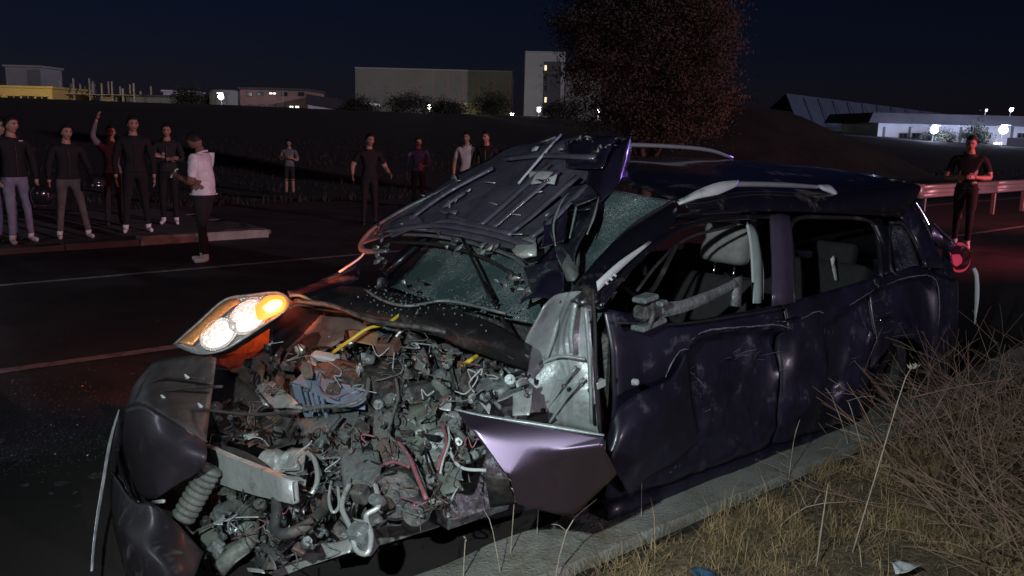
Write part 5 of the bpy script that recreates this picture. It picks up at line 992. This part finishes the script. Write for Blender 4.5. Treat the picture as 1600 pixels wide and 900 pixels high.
hose('coolant_hose', [(318, 700, .16), (362, 706, .17), (404, 726, .18), (428, 756, .19), (432, 800, .19), (430, 828, .18), (448, 834, .18), (480, 820, .17), (505, 795, .14), (512, 775, .1)], .019, mat('hose_rubber', (.055, .06, .058), .5, 0, .3, 14, DUST, .3, 12), 10)
for k in range(9): a = cp(288 + k * 5, 806 - k * 9, 'x', 2.36 - k * .012); part('duct_ring', *latheg([(.040, -.012), (.047, 0), (.040, .012)], 18, axm(a, cp(340, 720, 'x', 2.25) - cp(288, 806, 'x', 2.36))), GREENG, True)
quad('green_liner', [(258, 760), (300, 715), (332, 752), (300, 815)], [.12, .12, .08, .10], GREENG, .02, 5, 65, 8); quad('green_liner', [(300, 800), (345, 770), (350, 850), (318, 868)], [.06, .05, .02, .05], GREENG, .03, 6, 66, 8)
hose('thick_pipe', [(345, 800, .06), (372, 790, .08), (392, 812, .09), (388, 846, .08), (362, 868, .08), (340, 892, .09)], .030, GREENG, 10); hose('thick_pipe', [(395, 800, .03), (408, 830, .03), (402, 862, .02)], .022, DARKM, 9)
quad('torn_plate', [(325, 870), (372, 838), (388, 862), (340, 900)], .07, GREENG, .014, 4, 67, 6)
# radiator support panel along the bottom
def zq(name, px, z, mt, amp=.01, folds=4, seed=1, n=10, th=.004):
    P = [cp(u, v, 'z', zz) for (u, v), zz in zip(px, z)]; V, F = gridg([[P[0], P[1]], [P[3], P[2]]], n, n, True); return psheet(name, crumple(V, seed, amp, folds, .35, 12), F, mt, th, 25)
zq('undertray', [(592, 812), (782, 764), (784, 792), (610, 846)], [.26, .30, .26, .22], GREENG, .014, 9, 71, 14); zq('undertray', [(420, 892), (600, 812), (612, 846), (430, 900)], [.20, .26, .22, .18], GREENG, .014, 8, 72, 12)
quad('torn_plate', [(500, 848), (560, 838), (548, 866), (512, 872)], .05, LIGHTM, .012, 4, 73, 7); quad('torn_plate', [(384, 886), (412, 890), (414, 896), (388, 893)], .06, LIGHTM, .004, 3, 74, 4)
ptube('lower_rail', [cp(600, 800, 'z', .33), cp(690, 752, 'z', .36), cp(780, 738, 'z', .38)], .022, GREENG, 8, 4); ptube('lower_rail', [cp(640, 770, 'z', .42), cp(720, 735, 'z', .44), cp(782, 722, 'z', .45)], .016, DARKM, 8, 4)
quad('splash_plate', [(676, 742), (706, 732), (724, 764), (690, 772)], .12, GREENG, .01, 3, 75, 6)
# dangling actuator and pump
quad('pump_plate', [(535, 706), (590, 700), (596, 752), (538, 770)], .16, GREYM, .02, 6, 81, 9)
hose('actuator_frame', [(546, 756, .19), (534, 790, .19), (548, 826, .18), (556, 858, .16), (574, 864, .16), (580, 836, .17), (572, 806, .18), (592, 790, .18), (586, 756, .18)], .009, LIGHTM); box('actuator', 566, 842, .15, (.06, .07, .11), (10, 25, 20), GREYM, .012); box('actuator', 564, 772, .16, (.05, .06, .06), (10, 25, 20), DARKM)
drum('actuator_valve', 590, 782, .19, .020, .05, (.9, .1, .5), GREYM); hose('loop_wire', [(518, 752, .17), (514, 780, .18), (520, 800, .18), (530, 790, .17), (528, 760, .17)], .006, LIGHTM)
drum('alternator', 622, 770, .08, .085, .12, (.7, .6, .15), DARKM, 22); drum('pulley', 650, 800, .05, .05, .04, (.7, .6, .15), DARKM, 20); drum('compressor', 690, 700, .06, .075, .14, (.6, .7, .2), GREYM, 22)
quad('manifold', [(640, 640), (720, 632), (732, 740), (650, 742)], [.08, .06, .09, .10], GREENG, .035, 8, 82, 12); quad('manifold', [(590, 640), (650, 650), (640, 740), (575, 720)], [.10, .09, .12, .12], GREYM, .035, 8, 83, 11); quad('manifold', [(470, 660), (560, 640), (575, 700), (480, 720)], [.06, .06, .08, .08], GREYM, .035, 8, 84, 11); quad('manifold', [(580, 580), (660, 590), (650, 640), (580, 640)], .06, GREYM, .03, 7, 85, 10)
quad('heat_shield', [(330, 640), (400, 655), (430, 700), (350, 690)], .04, RUSTM, .03, 6, 86, 9); quad('heat_shield', [(400, 650), (470, 645), (480, 690), (420, 700)], .06, DARKM, .035, 7, 87, 9)
drum('exhaust_stub', 612, 700, .1, .04, .1, (.8, .3, .2), RUSTM); drum('filter_housing', 600, 610, .05, .06, .12, (.2, .4, 1), DARKM); drum('reservoir', 690, 600, .03, .045, .08, (.3, .2, 1), GREENG)
# cables
for pts, r_, mt in (([(576, 590, .16), (572, 615, .17), (548, 632, .18), (500, 636, .18), (450, 645, .16), (430, 642, .14)], .008, GREYM), ([(618, 590, .15), (622, 620, .16), (612, 655, .17), (608, 680, .17), (630, 700, .18), (655, 740, .18), (668, 782, .17)], .006, GREYM), ([(622, 690, .19), (640, 715, .2), (650, 740, .2), (666, 780, .19)], .0075, PINKW), ([(596, 728, .18), (616, 722, .19), (640, 730, .2)], .006, PINKW), ([(690, 660, .16), (698, 690, .17), (690, 712, .17), (684, 735, .16)], .006, PINKW), ([(700, 665, .16), (702, 690, .17), (692, 720, .17), (688, 740, .16)], .004, TRIM), ([(420, 700, .15), (450, 690, .16), (462, 668, .14)], .006, RUBBER), ([(500, 700, .15), (512, 672, .16), (530, 650, .14)], .010, GREYM), ([(700, 700, .14), (720, 730, .14), (760, 735, .12)], .006, TRIM)):
    hose('cable', pts, r_, mt, 7)
rr = random.Random(19)
REG = [(430, 600), (400, 660), (360, 650), (480, 690), (520, 680), (560, 680), (620, 660), (660, 690), (700, 650), (640, 600), (700, 570), (560, 560), (600, 760), (540, 740), (470, 770), (660, 760), (720, 690), (740, 620), (600, 620), (400, 800), (500, 820), (350, 820), (380, 760), (780, 580), (450, 560), (700, 740), (430, 850), (520, 600), (640, 540), (580, 700)]
MS = [GREYM, GREYM, GREYM, DARKM, DARKM, GREENG, RUSTM, LIGHTM, PLAST, PALE]
for k in range(470):
    c_ = REG[k % len(REG)]; u = c_[0] + rr.gauss(0, 22); v = c_[1] + rr.gauss(0, 18); o_ = rr.uniform(.0, .15); mt = rr.choice(MS); warm = u < 470 and v < 690
    if warm and rr.random() < .6: mt = rr.choice([RUSTM, PLAST, DARKM])
    z = rr.random()
    if z < .38:
        w_, h_ = rr.uniform(4, 15), rr.uniform(3, 11); a = rr.uniform(0, 3.1); q = []
        for dx, dy in ((-1, -1), (1, -1), (1, 1), (-1, 1)): x, y = dx * w_ * rr.uniform(.5, 1.2), dy * h_ * rr.uniform(.5, 1.2); q.append((u + x * math.cos(a) - y * math.sin(a), v + x * math.sin(a) + y * math.cos(a)))
        quad('crumpled_scrap', q, [o_ + rr.uniform(-.04, .05) for _ in range(4)], mt, rr.uniform(.012, .026), 5, 200 + k, 6, .003, .5, 22)
    elif z < .56: box('bracket_block', u, v, o_, (rr.uniform(.012, .045), rr.uniform(.012, .06), rr.uniform(.01, .035)), (rr.uniform(-40, 40), rr.uniform(-30, 40), rr.uniform(0, 180)), mt, .004)
    elif z < .74:
        dr = drum('fitting', u, v, o_, rr.uniform(.008, .026), rr.uniform(.015, .06), (rr.uniform(0, 1), rr.uniform(-.5, 1), rr.uniform(-.2, 1)), mt, 14)
    else:
        P = [(u, v, o_)]
        for _ in range(3): P.append((P[-1][0] + rr.gauss(0, 16), P[-1][1] + rr.gauss(3, 14), P[-1][2] + rr.uniform(-.03, .04)))
        hose('wire', P, rr.uniform(.0022, .006), rr.choice([RUBBER, GREYM, DARKM, RUSTM, PLAST]), 5)
for k in range(80):
    c_ = REG[(k * 7) % len(REG)]; u = c_[0] + rr.gauss(0, 22); v = c_[1] + rr.gauss(0, 18); P = [(u, v, .15 + rr.uniform(-.02, .04))]
    for _ in range(4): P.append((P[-1][0] + rr.gauss(0, 13), P[-1][1] + rr.gauss(2, 12), P[-1][2] + rr.uniform(-.03, .03)))
    hose('wire', P, rr.uniform(.0015, .0032), rr.choice([RUBBER, GREYM, GREYM, RUSTM, TRIM, PINKW]), 5)
mb = MB()
for k in range(160):
    c_ = REG[k % len(REG)]; p = ep(c_[0] + rr.gauss(0, 20), c_[1] + rr.gauss(0, 18), rr.uniform(.05, .18)); s_ = rr.uniform(.003, .010); mb.add(*boxg(p, (s_, s_ * rr.uniform(.4, 1), s_ * rr.uniform(.3, 1)), eul(rr.uniform(0, 90), rr.uniform(0, 90), rr.uniform(0, 90))))
stuff(mb.build('debris_crumbs', GREYM, CAR))

# ------------------------------------------------------------------ people
SKIN = mat('skin', (0.36, 0.20, 0.145), .55, 0, .12, 20); SKIND = mat('darker_skin', (0.22, 0.12, 0.085), .55, 0, .12, 20); HAIR = mat('dark_hair', (0.012, 0.010, 0.009), .6, 0, .4, 60); EYE = mat('eye', (0.05, 0.04, 0.04), .2)
MOUTH = mat('lips', (.16, .07, .06), .6); S_ZIP = mat('zip_metal', (.05, .05, .05), .4, .6)
def cloth(n, c): return mat(n, c, .9, 0, .25, 9, bump=.3, bump_scale=40)
C_BLK = cloth('black_cloth', (.007, .007, .008)); C_DRK = cloth('dark_grey_cloth', (.018, .017, .018)); C_WHT = cloth('white_cloth', (.78, .76, .78)); C_JEAN = cloth('pale_jeans', (.17, .17, .22)); C_GRY = cloth('grey_cloth', (.14, .135, .14)); C_BLU = cloth('blue_cloth', (.07, .08, .16)); C_OLV = cloth('dusty_trousers', (.09, .08, .075)); C_TEE = cloth('pale_tee', (.5, .47, .46)); S_WHT = mat('white_shoe', (.7, .69, .7), .6); S_BLK = mat('black_shoe', (.02, .02, .02), .5)
def head_mesh(mb, c, M3, s, skin_i):
    """head centred at c, facing +x of M3; s = head height"""
    V = []; F = []; nu, nv = 18, 13
    for j in range(nv):
        ph = math.pi * j / (nv - 1); z = math.cos(ph); q = math.sin(ph)
        for i in range(nu):
            a = 2 * math.pi * i / nu; x, y = math.cos(a) * q, math.sin(a) * q
            jaw = 1 - .30 * smooth01((-z - .1) / .8); X = x * .40 * (jaw if x > 0 else 1 - .18 * smooth01((-z - .2) / .7)); Y = y * .325 * (1 - .28 * smooth01((-z - .05) / .8)); Z = z * .5
            if x > 0:
                X += .075 * math.exp(-((y / .14) ** 2 + ((z + .12) / .2) ** 2)) * 1.0 + .03 * math.exp(-((y / .3) ** 2 + ((z + .85) / .2) ** 2)) - .035 * math.exp(-(((abs(y) - .38) / .18) ** 2 + ((z - .06) / .13) ** 2)) + .02 * math.exp(-((y / .2) ** 2 + ((z + .5) / .1) ** 2))
            V.append(M3 @ Vector((X * s, Y * s, Z * s)) + c)
    F = [(j * nu + i, j * nu + (i + 1) % nu, (j + 1) * nu + (i + 1) % nu, (j + 1) * nu + i) for j in range(nv - 1) for i in range(nu)]
    mb.mi = skin_i; mb.add(V, F)
    for sg in (-1, 1):
        e, f = latheg([(0, -.02), (.075, -.01), (.085, .02), (.03, .03), (0, .015)], 8); mb.add([M3 @ (Vector((v.x * .55 - .02, sg * (.315 + v.z), v.y - .03)) * s) + c for v in e], f)
def person(label, feet, H, face, shoulder_w=.19, build=1.0, top=C_BLK, legs=C_BLK, shoe=S_BLK, skin=SKIN, lh=None, rh=None, le=None, re=None, sleeves='long', head_tilt=0.0, head_turn=0.0, lfoot=(.02, .11), rfoot=(-.02, -.11), lean=0.0, hair_c=HAIR, shorts=False, group='bystanders watching', bow=0.0, hair_len=0.0):
    """face: heading in degrees; hands lh / rh and elbows le / re in the body frame (x forward, y left, z up, for a height of 1.75)"""
    k = H / 1.75; t = empty('person', feet, R_(face)); tag(t, label, 'person', group)
    lh = Vector(lh or (.06, .27, .82)); rh = Vector(rh or (.06, -.27, .82)); le = Vector(le or (-.02, .27, 1.10)); re = Vector(re or (-.02, -.27, 1.10))
    lx = lambda z: lean * max(0, z - .9) + bow * max(0, z - 1.2)
    def j(x, y, z): return Vector((x + lx(z), y, z))
    sh = shoulder_w; P = {}; b = build
    P['hub'] = (j(0, 0, .97), .135 * b, .10 * b); P['abd'] = (j(.0, 0, 1.10), .135 * b, .105 * b); P['tho'] = (j(0, 0, 1.28), .155 * b, .11 * b); P['nkb'] = (j(-.01, 0, 1.44), .10 * b, .08); P['nek'] = (j(0, 0, 1.51), .062, .06); P['hd'] = (j(.01, 0, 1.58), .055, .055)
    for s_, hd, el, ft in ((1, lh, le, lfoot), (-1, rh, re, rfoot)):
        n = 'l' if s_ > 0 else 'r'
        P[n + 'sh'] = (j(0, s_ * sh, 1.40), .072 * b, .070 * b); P[n + 'el'] = (Vector(el), .053, .053); P[n + 'wr'] = (Vector(el).lerp(hd, .86), .031, .031); P[n + 'ha'] = (hd, .030, .022)
        P[n + 'hip'] = (j(0, s_ * .09, .88), .092 * b, .095 * b); P[n + 'kn'] = (Vector((ft[0] * .55 + .025, s_ * .09 + (ft[1] - s_ * .09) * .5, .50)), .062, .062); P[n + 'an'] = (Vector((ft[0], ft[1], .10)), .042, .046); P[n + 'he'] = (Vector((ft[0] - .02, ft[1], .045)), .04, .04); P[n + 'to'] = (Vector((ft[0] + .16, ft[1] + s_ * .03, .035)), .038, .03)
    ed = [('hub', 'abd'), ('abd', 'tho'), ('tho', 'nkb'), ('nkb', 'nek'), ('nek', 'hd')]
    for n in 'lr': ed += [('tho', n + 'sh'), (n + 'sh', n + 'el'), (n + 'el', n + 'wr'), (n + 'wr', n + 'ha'), ('hub', n + 'hip'), (n + 'hip', n + 'kn'), (n + 'kn', n + 'an'), (n + 'an', n + 'he'), (n + 'he', n + 'to')]
    ks = list(P); me = bpy.data.meshes.new('skel'); me.from_pydata([P[q][0] * k for q in ks], [(ks.index(a), ks.index(c)) for a, c in ed], []); o = bpy.data.objects.new('skel', me); COL.objects.link(o)
    md = o.modifiers.new('s', 'SKIN'); md.use_smooth_shade = True
    for i, q in enumerate(ks): sv = me.skin_vertices[0].data[i]; sv.radius = (P[q][1] * k, P[q][2] * k); sv.use_root = (q == 'hub')
    o.modifiers.new('ss', 'SUBSURF').levels = 2
    dg = bpy.context.evaluated_depsgraph_get(); ev = bpy.data.meshes.new_from_object(o.evaluated_get(dg)); bpy.data.objects.remove(o)
    bm = bmesh.new(); bm.from_mesh(ev); hem = .925 * k; bmesh.ops.bisect_plane(bm, geom=bm.verts[:] + bm.edges[:] + bm.faces[:], plane_co=(0, 0, hem), plane_no=(0, 0, 1)); bm.to_mesh(ev); bm.free(); ev.update()
    segs = [(a, c, P[a][0] * k, P[c][0] * k) for a, c in ed]
    def near(p):
        best = None
        for a, c, x, y in segs:
            d = y - x; u = max(0, min(1, (p - x).dot(d) / (d.length_squared + 1e-9))); q = (x + d * u - p).length
            if best is None or q < best[0]: best = (q, a, c, u)
        return best
    mb = MB(); V = [v.co.copy() for v in ev.vertices]; idx = []
    for po in ev.polygons:
        _, a, c, u = near(po.center); e = a[1:] + '-' + c[1:]
        if c in ('nek', 'hd') and (c == 'hd' or u > .35): i = 2
        elif a in ('lwr', 'rwr'): i = 2
        elif e == 'el-wr': i = 2 if sleeves == 'short' else (2 if u > .94 else 0)
        elif e == 'sh-el': i = 2 if (sleeves == 'short' and u > .72) else 0
        elif e in ('ub-hip',) or a == 'hub' or c[1:] in ('kn',) : i = 1
        elif c[1:] == 'an': i = (2 if shorts and u > .1 else 1) if u < .93 else 3
        elif c in ('lhe', 'rhe', 'lto', 'rto'): i = 3
        elif a == 'hub' or (a == 'hub' and c == 'abd'): i = 1
        else: i = 0
        if a == 'hub' and c == 'abd': i = 0 if u > .02 else 1
        if shorts and c[1:] == 'kn' and u > .9: i = 2
        if not (a[1:] in ('sh', 'el', 'wr') and a != 'tho') and (a in ('hub', 'abd') or c[1:] in ('hip', 'kn')) and po.center.z > .75 * k: i = 0 if po.center.z > hem else 1
        idx.append(i)
    folds = [mnoise.noise(v * 17) * .007 + mnoise.noise(Vector((v.x * 9, v.y * 9, v.z * 26))) * .006 for v in V]
    V = [v + ev.vertices[i].normal * folds[i] * (0 if v.z > 1.46 * k or v.z < .08 * k else 1) for i, v in enumerate(V)]
    mb.V = [tuple(v) for v in V]; mb.F = [tuple(po.vertices) for po in ev.polygons]; mb.I = idx; bpy.data.meshes.remove(ev)
    # head
    hc = j(.035, 0, 1.63) * k; M3 = Matrix.Rotation(R_(head_turn), 3, 'Z') @ Matrix.Rotation(R_(head_tilt), 3, 'Y'); hc = hc + M3 @ Vector((.02, 0, .0)) * k; hs = .235 * k
    head_mesh(mb, hc, M3, hs, 2)
    # hands: palm continues the wrist, five unequal bent fingers
    for s_, hd, el in ((1, lh, le), (-1, rh, re)):
        d = (hd - el).normalized(); ax = Vector((0, s_, 0)) - d * d.y * s_; ax = ax.normalized() if ax.length > .2 else Vector((1, 0, 0)); sd = d.cross(ax).normalized(); c = hd * k
        mb.add(*tubeg([c - d * .03 * k, c + d * .03 * k, c + d * .075 * k], [.024 * k, .034 * k, .030 * k], 8, 2, .5, tuple(ax)))
        for f in range(4):
            o_ = sd * (f - 1.5) * .018 * k; L_ = (.065, .078, .074, .058)[f] * k; st = c + d * .065 * k + o_
            mb.add(*tubeg([st, st + d * L_ * .5 - ax * .006 * k, st + d * L_ * .85 - ax * .028 * k], [.0095 * k, .0085 * k, .006 * k], 5, 2))
        st = c + sd * .03 * k + d * .01 * k; mb.add(*tubeg([st, st + sd * .022 * k + d * .03 * k - ax * .01 * k, st + sd * .024 * k + d * .06 * k - ax * .024 * k], [.012 * k, .010 * k, .007 * k], 5, 2))
    bo = mb.build('body', None, t, 60, [top, legs, skin, shoe])
    cz = .012 * k; mk('collar', *tubeg([j(-.012 + .082 * math.cos(q * .5236), .088 * math.sin(q * .5236), 1.475 - .03 * math.cos(q * .5236)) * k for q in range(13)], cz, 6, 2), top, t, True)
    mk('hem', *tubeg([j(.0 + .125 * b * math.cos(q * .5236), .16 * b * math.sin(q * .5236), .93) * k for q in range(13)], .013 * k, 6, 2, .6), top, t, True)
    # hair and eyes
    V = []; F = []; nu, nv = 18, 8
    for q in range(nv):
        for i in range(nu):
            a = 2 * math.pi * i / nu; lim = 1.02 + .8 * smooth01((-math.cos(a) + .75) / 1.2) + hair_len * smooth01(-math.cos(a)); ph = lim * q / (nv - 1); x, y, z = math.cos(a) * math.sin(ph), math.sin(a) * math.sin(ph), math.cos(ph); r = 1.11 + .07 * mnoise.noise(Vector((x * 4, y * 4, z * 4)))
            V.append(M3 @ Vector((x * .41 * hs * r - .012 * hs, y * .34 * hs * r, z * .515 * hs * r)) + hc)
    F = [(q * nu + i, q * nu + (i + 1) % nu, (q + 1) * nu + (i + 1) % nu, (q + 1) * nu + i) for q in range(nv - 1) for i in range(nu)]; mk('hair', V, F, hair_c, t, True)
    for s_ in (-1, 1): mk('eyebrow', *tubeg([hc + M3 @ (Vector(q) * hs) for q in ((.37, s_ * .05, .09), (.355, s_ * .13, .10), (.30, s_ * .20, .085))], .007 * k, 5, 2), hair_c, t, True)
    mk('mouth', *tubeg([hc + M3 @ (Vector(q) * hs) for q in ((.325, .085, -.235), (.365, 0, -.225), (.325, -.085, -.235))], .006 * k, 5, 2), MOUTH, t, True)
    if top in (C_BLK, C_DRK) and sleeves == 'long':
        mk('zip', *tubeg([j(.118 * b, .0, 1.38) * k, j(.125 * b, .004, 1.2) * k, j(.122 * b, .0, .97) * k], .004 * k, 5, 3), S_ZIP, t)
        mk('hood', *tubeg([j(-.02 + .05 * math.cos(q) - .06, .12 * math.sin(q), 1.42 + .03 * math.cos(q)) * k for q in [-2.2 + .55 * i - 0 for i in range(9)]], [.02 * k, .045 * k, .05 * k, .045 * k, .02 * k], 7, 2), top, t, True)
    for s_ in (-1, 1): mk('eye', *latheg([(0, -.012 * k), (.011 * k, 0), (0, .012 * k)], 8, Matrix.Translation(hc + M3 @ Vector((.345 * hs, s_ * .125 * hs, .03 * hs)))), EYE, t, True)
    return t, lambda v: Matrix.Translation(feet) @ Matrix.Rotation(R_(face), 4, 'Z') @ (Vector(v) * k)
def foot(u, v, z=.065): p = G(u, v, z); return Vector((p.x, p.y, z))
def footg(u, v):
    p = G(u, v, -.1)
    for _ in range(8): p = G(u, v, gz(p.x, p.y))
    return Vector((p.x, p.y, gz(p.x, p.y)))
HELM = mat('black_helmet_shell', (.012, .012, .014), .2, coat=1); VIS = mat('visor', (.03, .03, .035), .08, spec=.8)
def helmet(label, c, rz, rx):
    t = empty('crash_helmet', c, R_(rz)); t.rotation_euler[0] = R_(rx); tag(t, label, 'helmet', 'helmets held by the bystanders')
    V, F = latheg([(.001, .145), (.06, .135), (.105, .10), (.128, .04), (.13, -.03), (.118, -.09), (.10, -.115), (.085, -.105)], 22); mk('shell', [Vector((v.x * 1.12 + (.02 if v.z < 0 and v.x > 0 else 0), v.y, v.z)) for v in V], F, HELM, t, 50)
    V = [Vector((1.165 * .128 * math.cos(a) + .012, 1.06 * .128 * math.sin(a), z)) for z in (.055, 0, -.035) for a in [R_(-75 + 15 * i) for i in range(11)]]; sheet('visor', V, [(q * 11 + i, q * 11 + i + 1, (q + 1) * 11 + i + 1, (q + 1) * 11 + i) for q in range(2) for i in range(10)], VIS, t, .004)
    mk('rim', *tubeg([Vector((.118 * 1.1 * math.cos(a * .5236), .105 * math.sin(a * .5236), -.112)) for a in range(13)], .008, 6, 2), RUBBER, t, True)
# left group
f = foot(30, 379); t, w1 = person('person in black jacket and pale jeans at the left edge', f, 1.73, -40, top=C_BLK, legs=C_JEAN, shoe=S_WHT, rh=(.12, -.26, .90), lfoot=(-.04, .18), rfoot=(.14, -.13), lean=-.05, head_turn=20)
mk('chest_print', *boxg((.118, .07, 1.40), (.008, .07, .018), eul(0, -14, 25), 1, .002), TRIM, t)
helmet('black crash helmet held low between the two leftmost people', foot(62, 379) + Vector((.05, .05, .66)), 30, 20)
f = foot(4, 386); person('person in dark clothes half cut off by the left edge, behind pale jeans', f + Vector((-.25, .55, 0)), 1.70, -30, top=C_BLK, legs=C_BLU, shoe=S_BLK, rfoot=(.1, -.16))
f = foot(112, 372); t, w1 = person('person in black hoodie with dusty trousers carrying a helmet at the hip', f, 1.63, -50, top=C_BLK, legs=C_OLV, shoe=S_WHT, lh=(.20, .30, .93), le=(-.08, .32, 1.10), rh=(.05, -.28, .86), lfoot=(.05, .24), rfoot=(.03, -.17), head_turn=12, build=1.06, lean=.02)
helmet('shiny black crash helmet carried beside dusty trousers', w1((.26, .32, .86)), -10, -20)
f = foot(215, 362); t, w1 = person('tall person in black tracksuit with white trainers in the left group', f, 1.77, -62, top=C_BLK, legs=C_BLK, shoe=S_WHT, lfoot=(.02, .16), rfoot=(.08, -.17), head_turn=10, build=1.1)
f = foot(180, 352); person('person in grey top raising an arm behind the tall person in black', f, 1.62, -55, top=C_GRY, legs=C_DRK, rh=(.10, -.22, 1.86), re=(.02, -.30, 1.56), sleeves='long', head_turn=-10)
f = foot(266, 350); person('slim person in dark clothes with pale trainers behind the white shirt', f, 1.66, -75, top=C_DRK, legs=C_BLK, shoe=S_WHT, lh=(.20, -.10, 1.20), le=(.08, .26, 1.12), rh=(.22, .08, 1.16), re=(.08, -.26, 1.10), head_turn=5, lean=-.03)
f = foot(322, 410, .0); t, w1 = person('person in white short sleeved shirt and dark trousers looking at a phone', f, 1.66, 176, top=C_WHT, legs=C_DRK, shoe=S_WHT, skin=SKIND, sleeves='short', lh=(.33, .07, 1.17), le=(.06, .25, 1.08), rh=(.34, -.06, 1.15), re=(.06, -.25, 1.06), head_tilt=32, bow=.10, lfoot=(-.03, .07), rfoot=(.08, -.07), build=1.32, shoulder_w=.2)
o = mk('phone', *boxg((0, 0, 0), (.012, .075, .15), None, 1, .003), S_BLK); o.matrix_world = Matrix.Translation(w1((.40, 0, 1.20))) @ Matrix.Rotation(R_(176), 4, 'Z') @ Matrix.Rotation(R_(-35), 4, 'Y'); tag(o, 'dark phone held by the person in the white shirt', 'phone'); mk('screen', *boxg((-.0075, 0, 0), (.002, .068, .14)), emit('phone_screen', (.5, .55, .7), .25), o)
# middle distance
person('distant person in grey tee shirt and shorts with hands at the chest', footg(453, 306), 1.62, -85, top=C_GRY, legs=C_DRK, sleeves='short', shorts=True, lh=(.24, .10, 1.18), le=(.05, .27, 1.10), rh=(.24, -.08, 1.22), re=(.05, -.27, 1.12), head_tilt=15)
person('person in black tee shirt with bare arms standing left of the bonnet', footg(577, 352), 1.66, -65, top=C_BLK, legs=C_BLK, sleeves='short', lh=(.16, .36, 1.0), le=(-.02, .32, 1.12), rh=(.02, -.33, .98), re=(-.06, -.31, 1.14), head_turn=15)
person('dim distant person in blue shirt between the black tee shirt and the bonnet', footg(653, 326), 1.58, -80, top=C_BLU, legs=C_DRK, lh=(.2, .1, 1.05), le=(.04, .27, 1.08), head_tilt=10)
person('person in pale tee shirt behind the bonnet edge', footg(728, 336), 1.72, -95, top=C_TEE, legs=C_DRK, sleeves='short', head_turn=-12, hair_len=.5)
person('person in black beside the pale tee shirt, only head above the bonnet', footg(758, 338), 1.74, -100, top=C_BLK, legs=C_BLK, head_turn=-18)
person('person in black tee shirt with hands together by the guardrail, lit red', foot(1500, 386, 0), 1.86, -120, top=C_BLK, legs=C_BLK, shoe=S_WHT, sleeves='short', shorts=False, build=1.12, shoulder_w=.21, lh=(.30, .10, 1.12), le=(.04, .31, 1.10), rh=(.28, -.12, 1.10), re=(.04, -.31, 1.08), head_tilt=8, lfoot=(.12, .10), rfoot=(-.12, -.10))
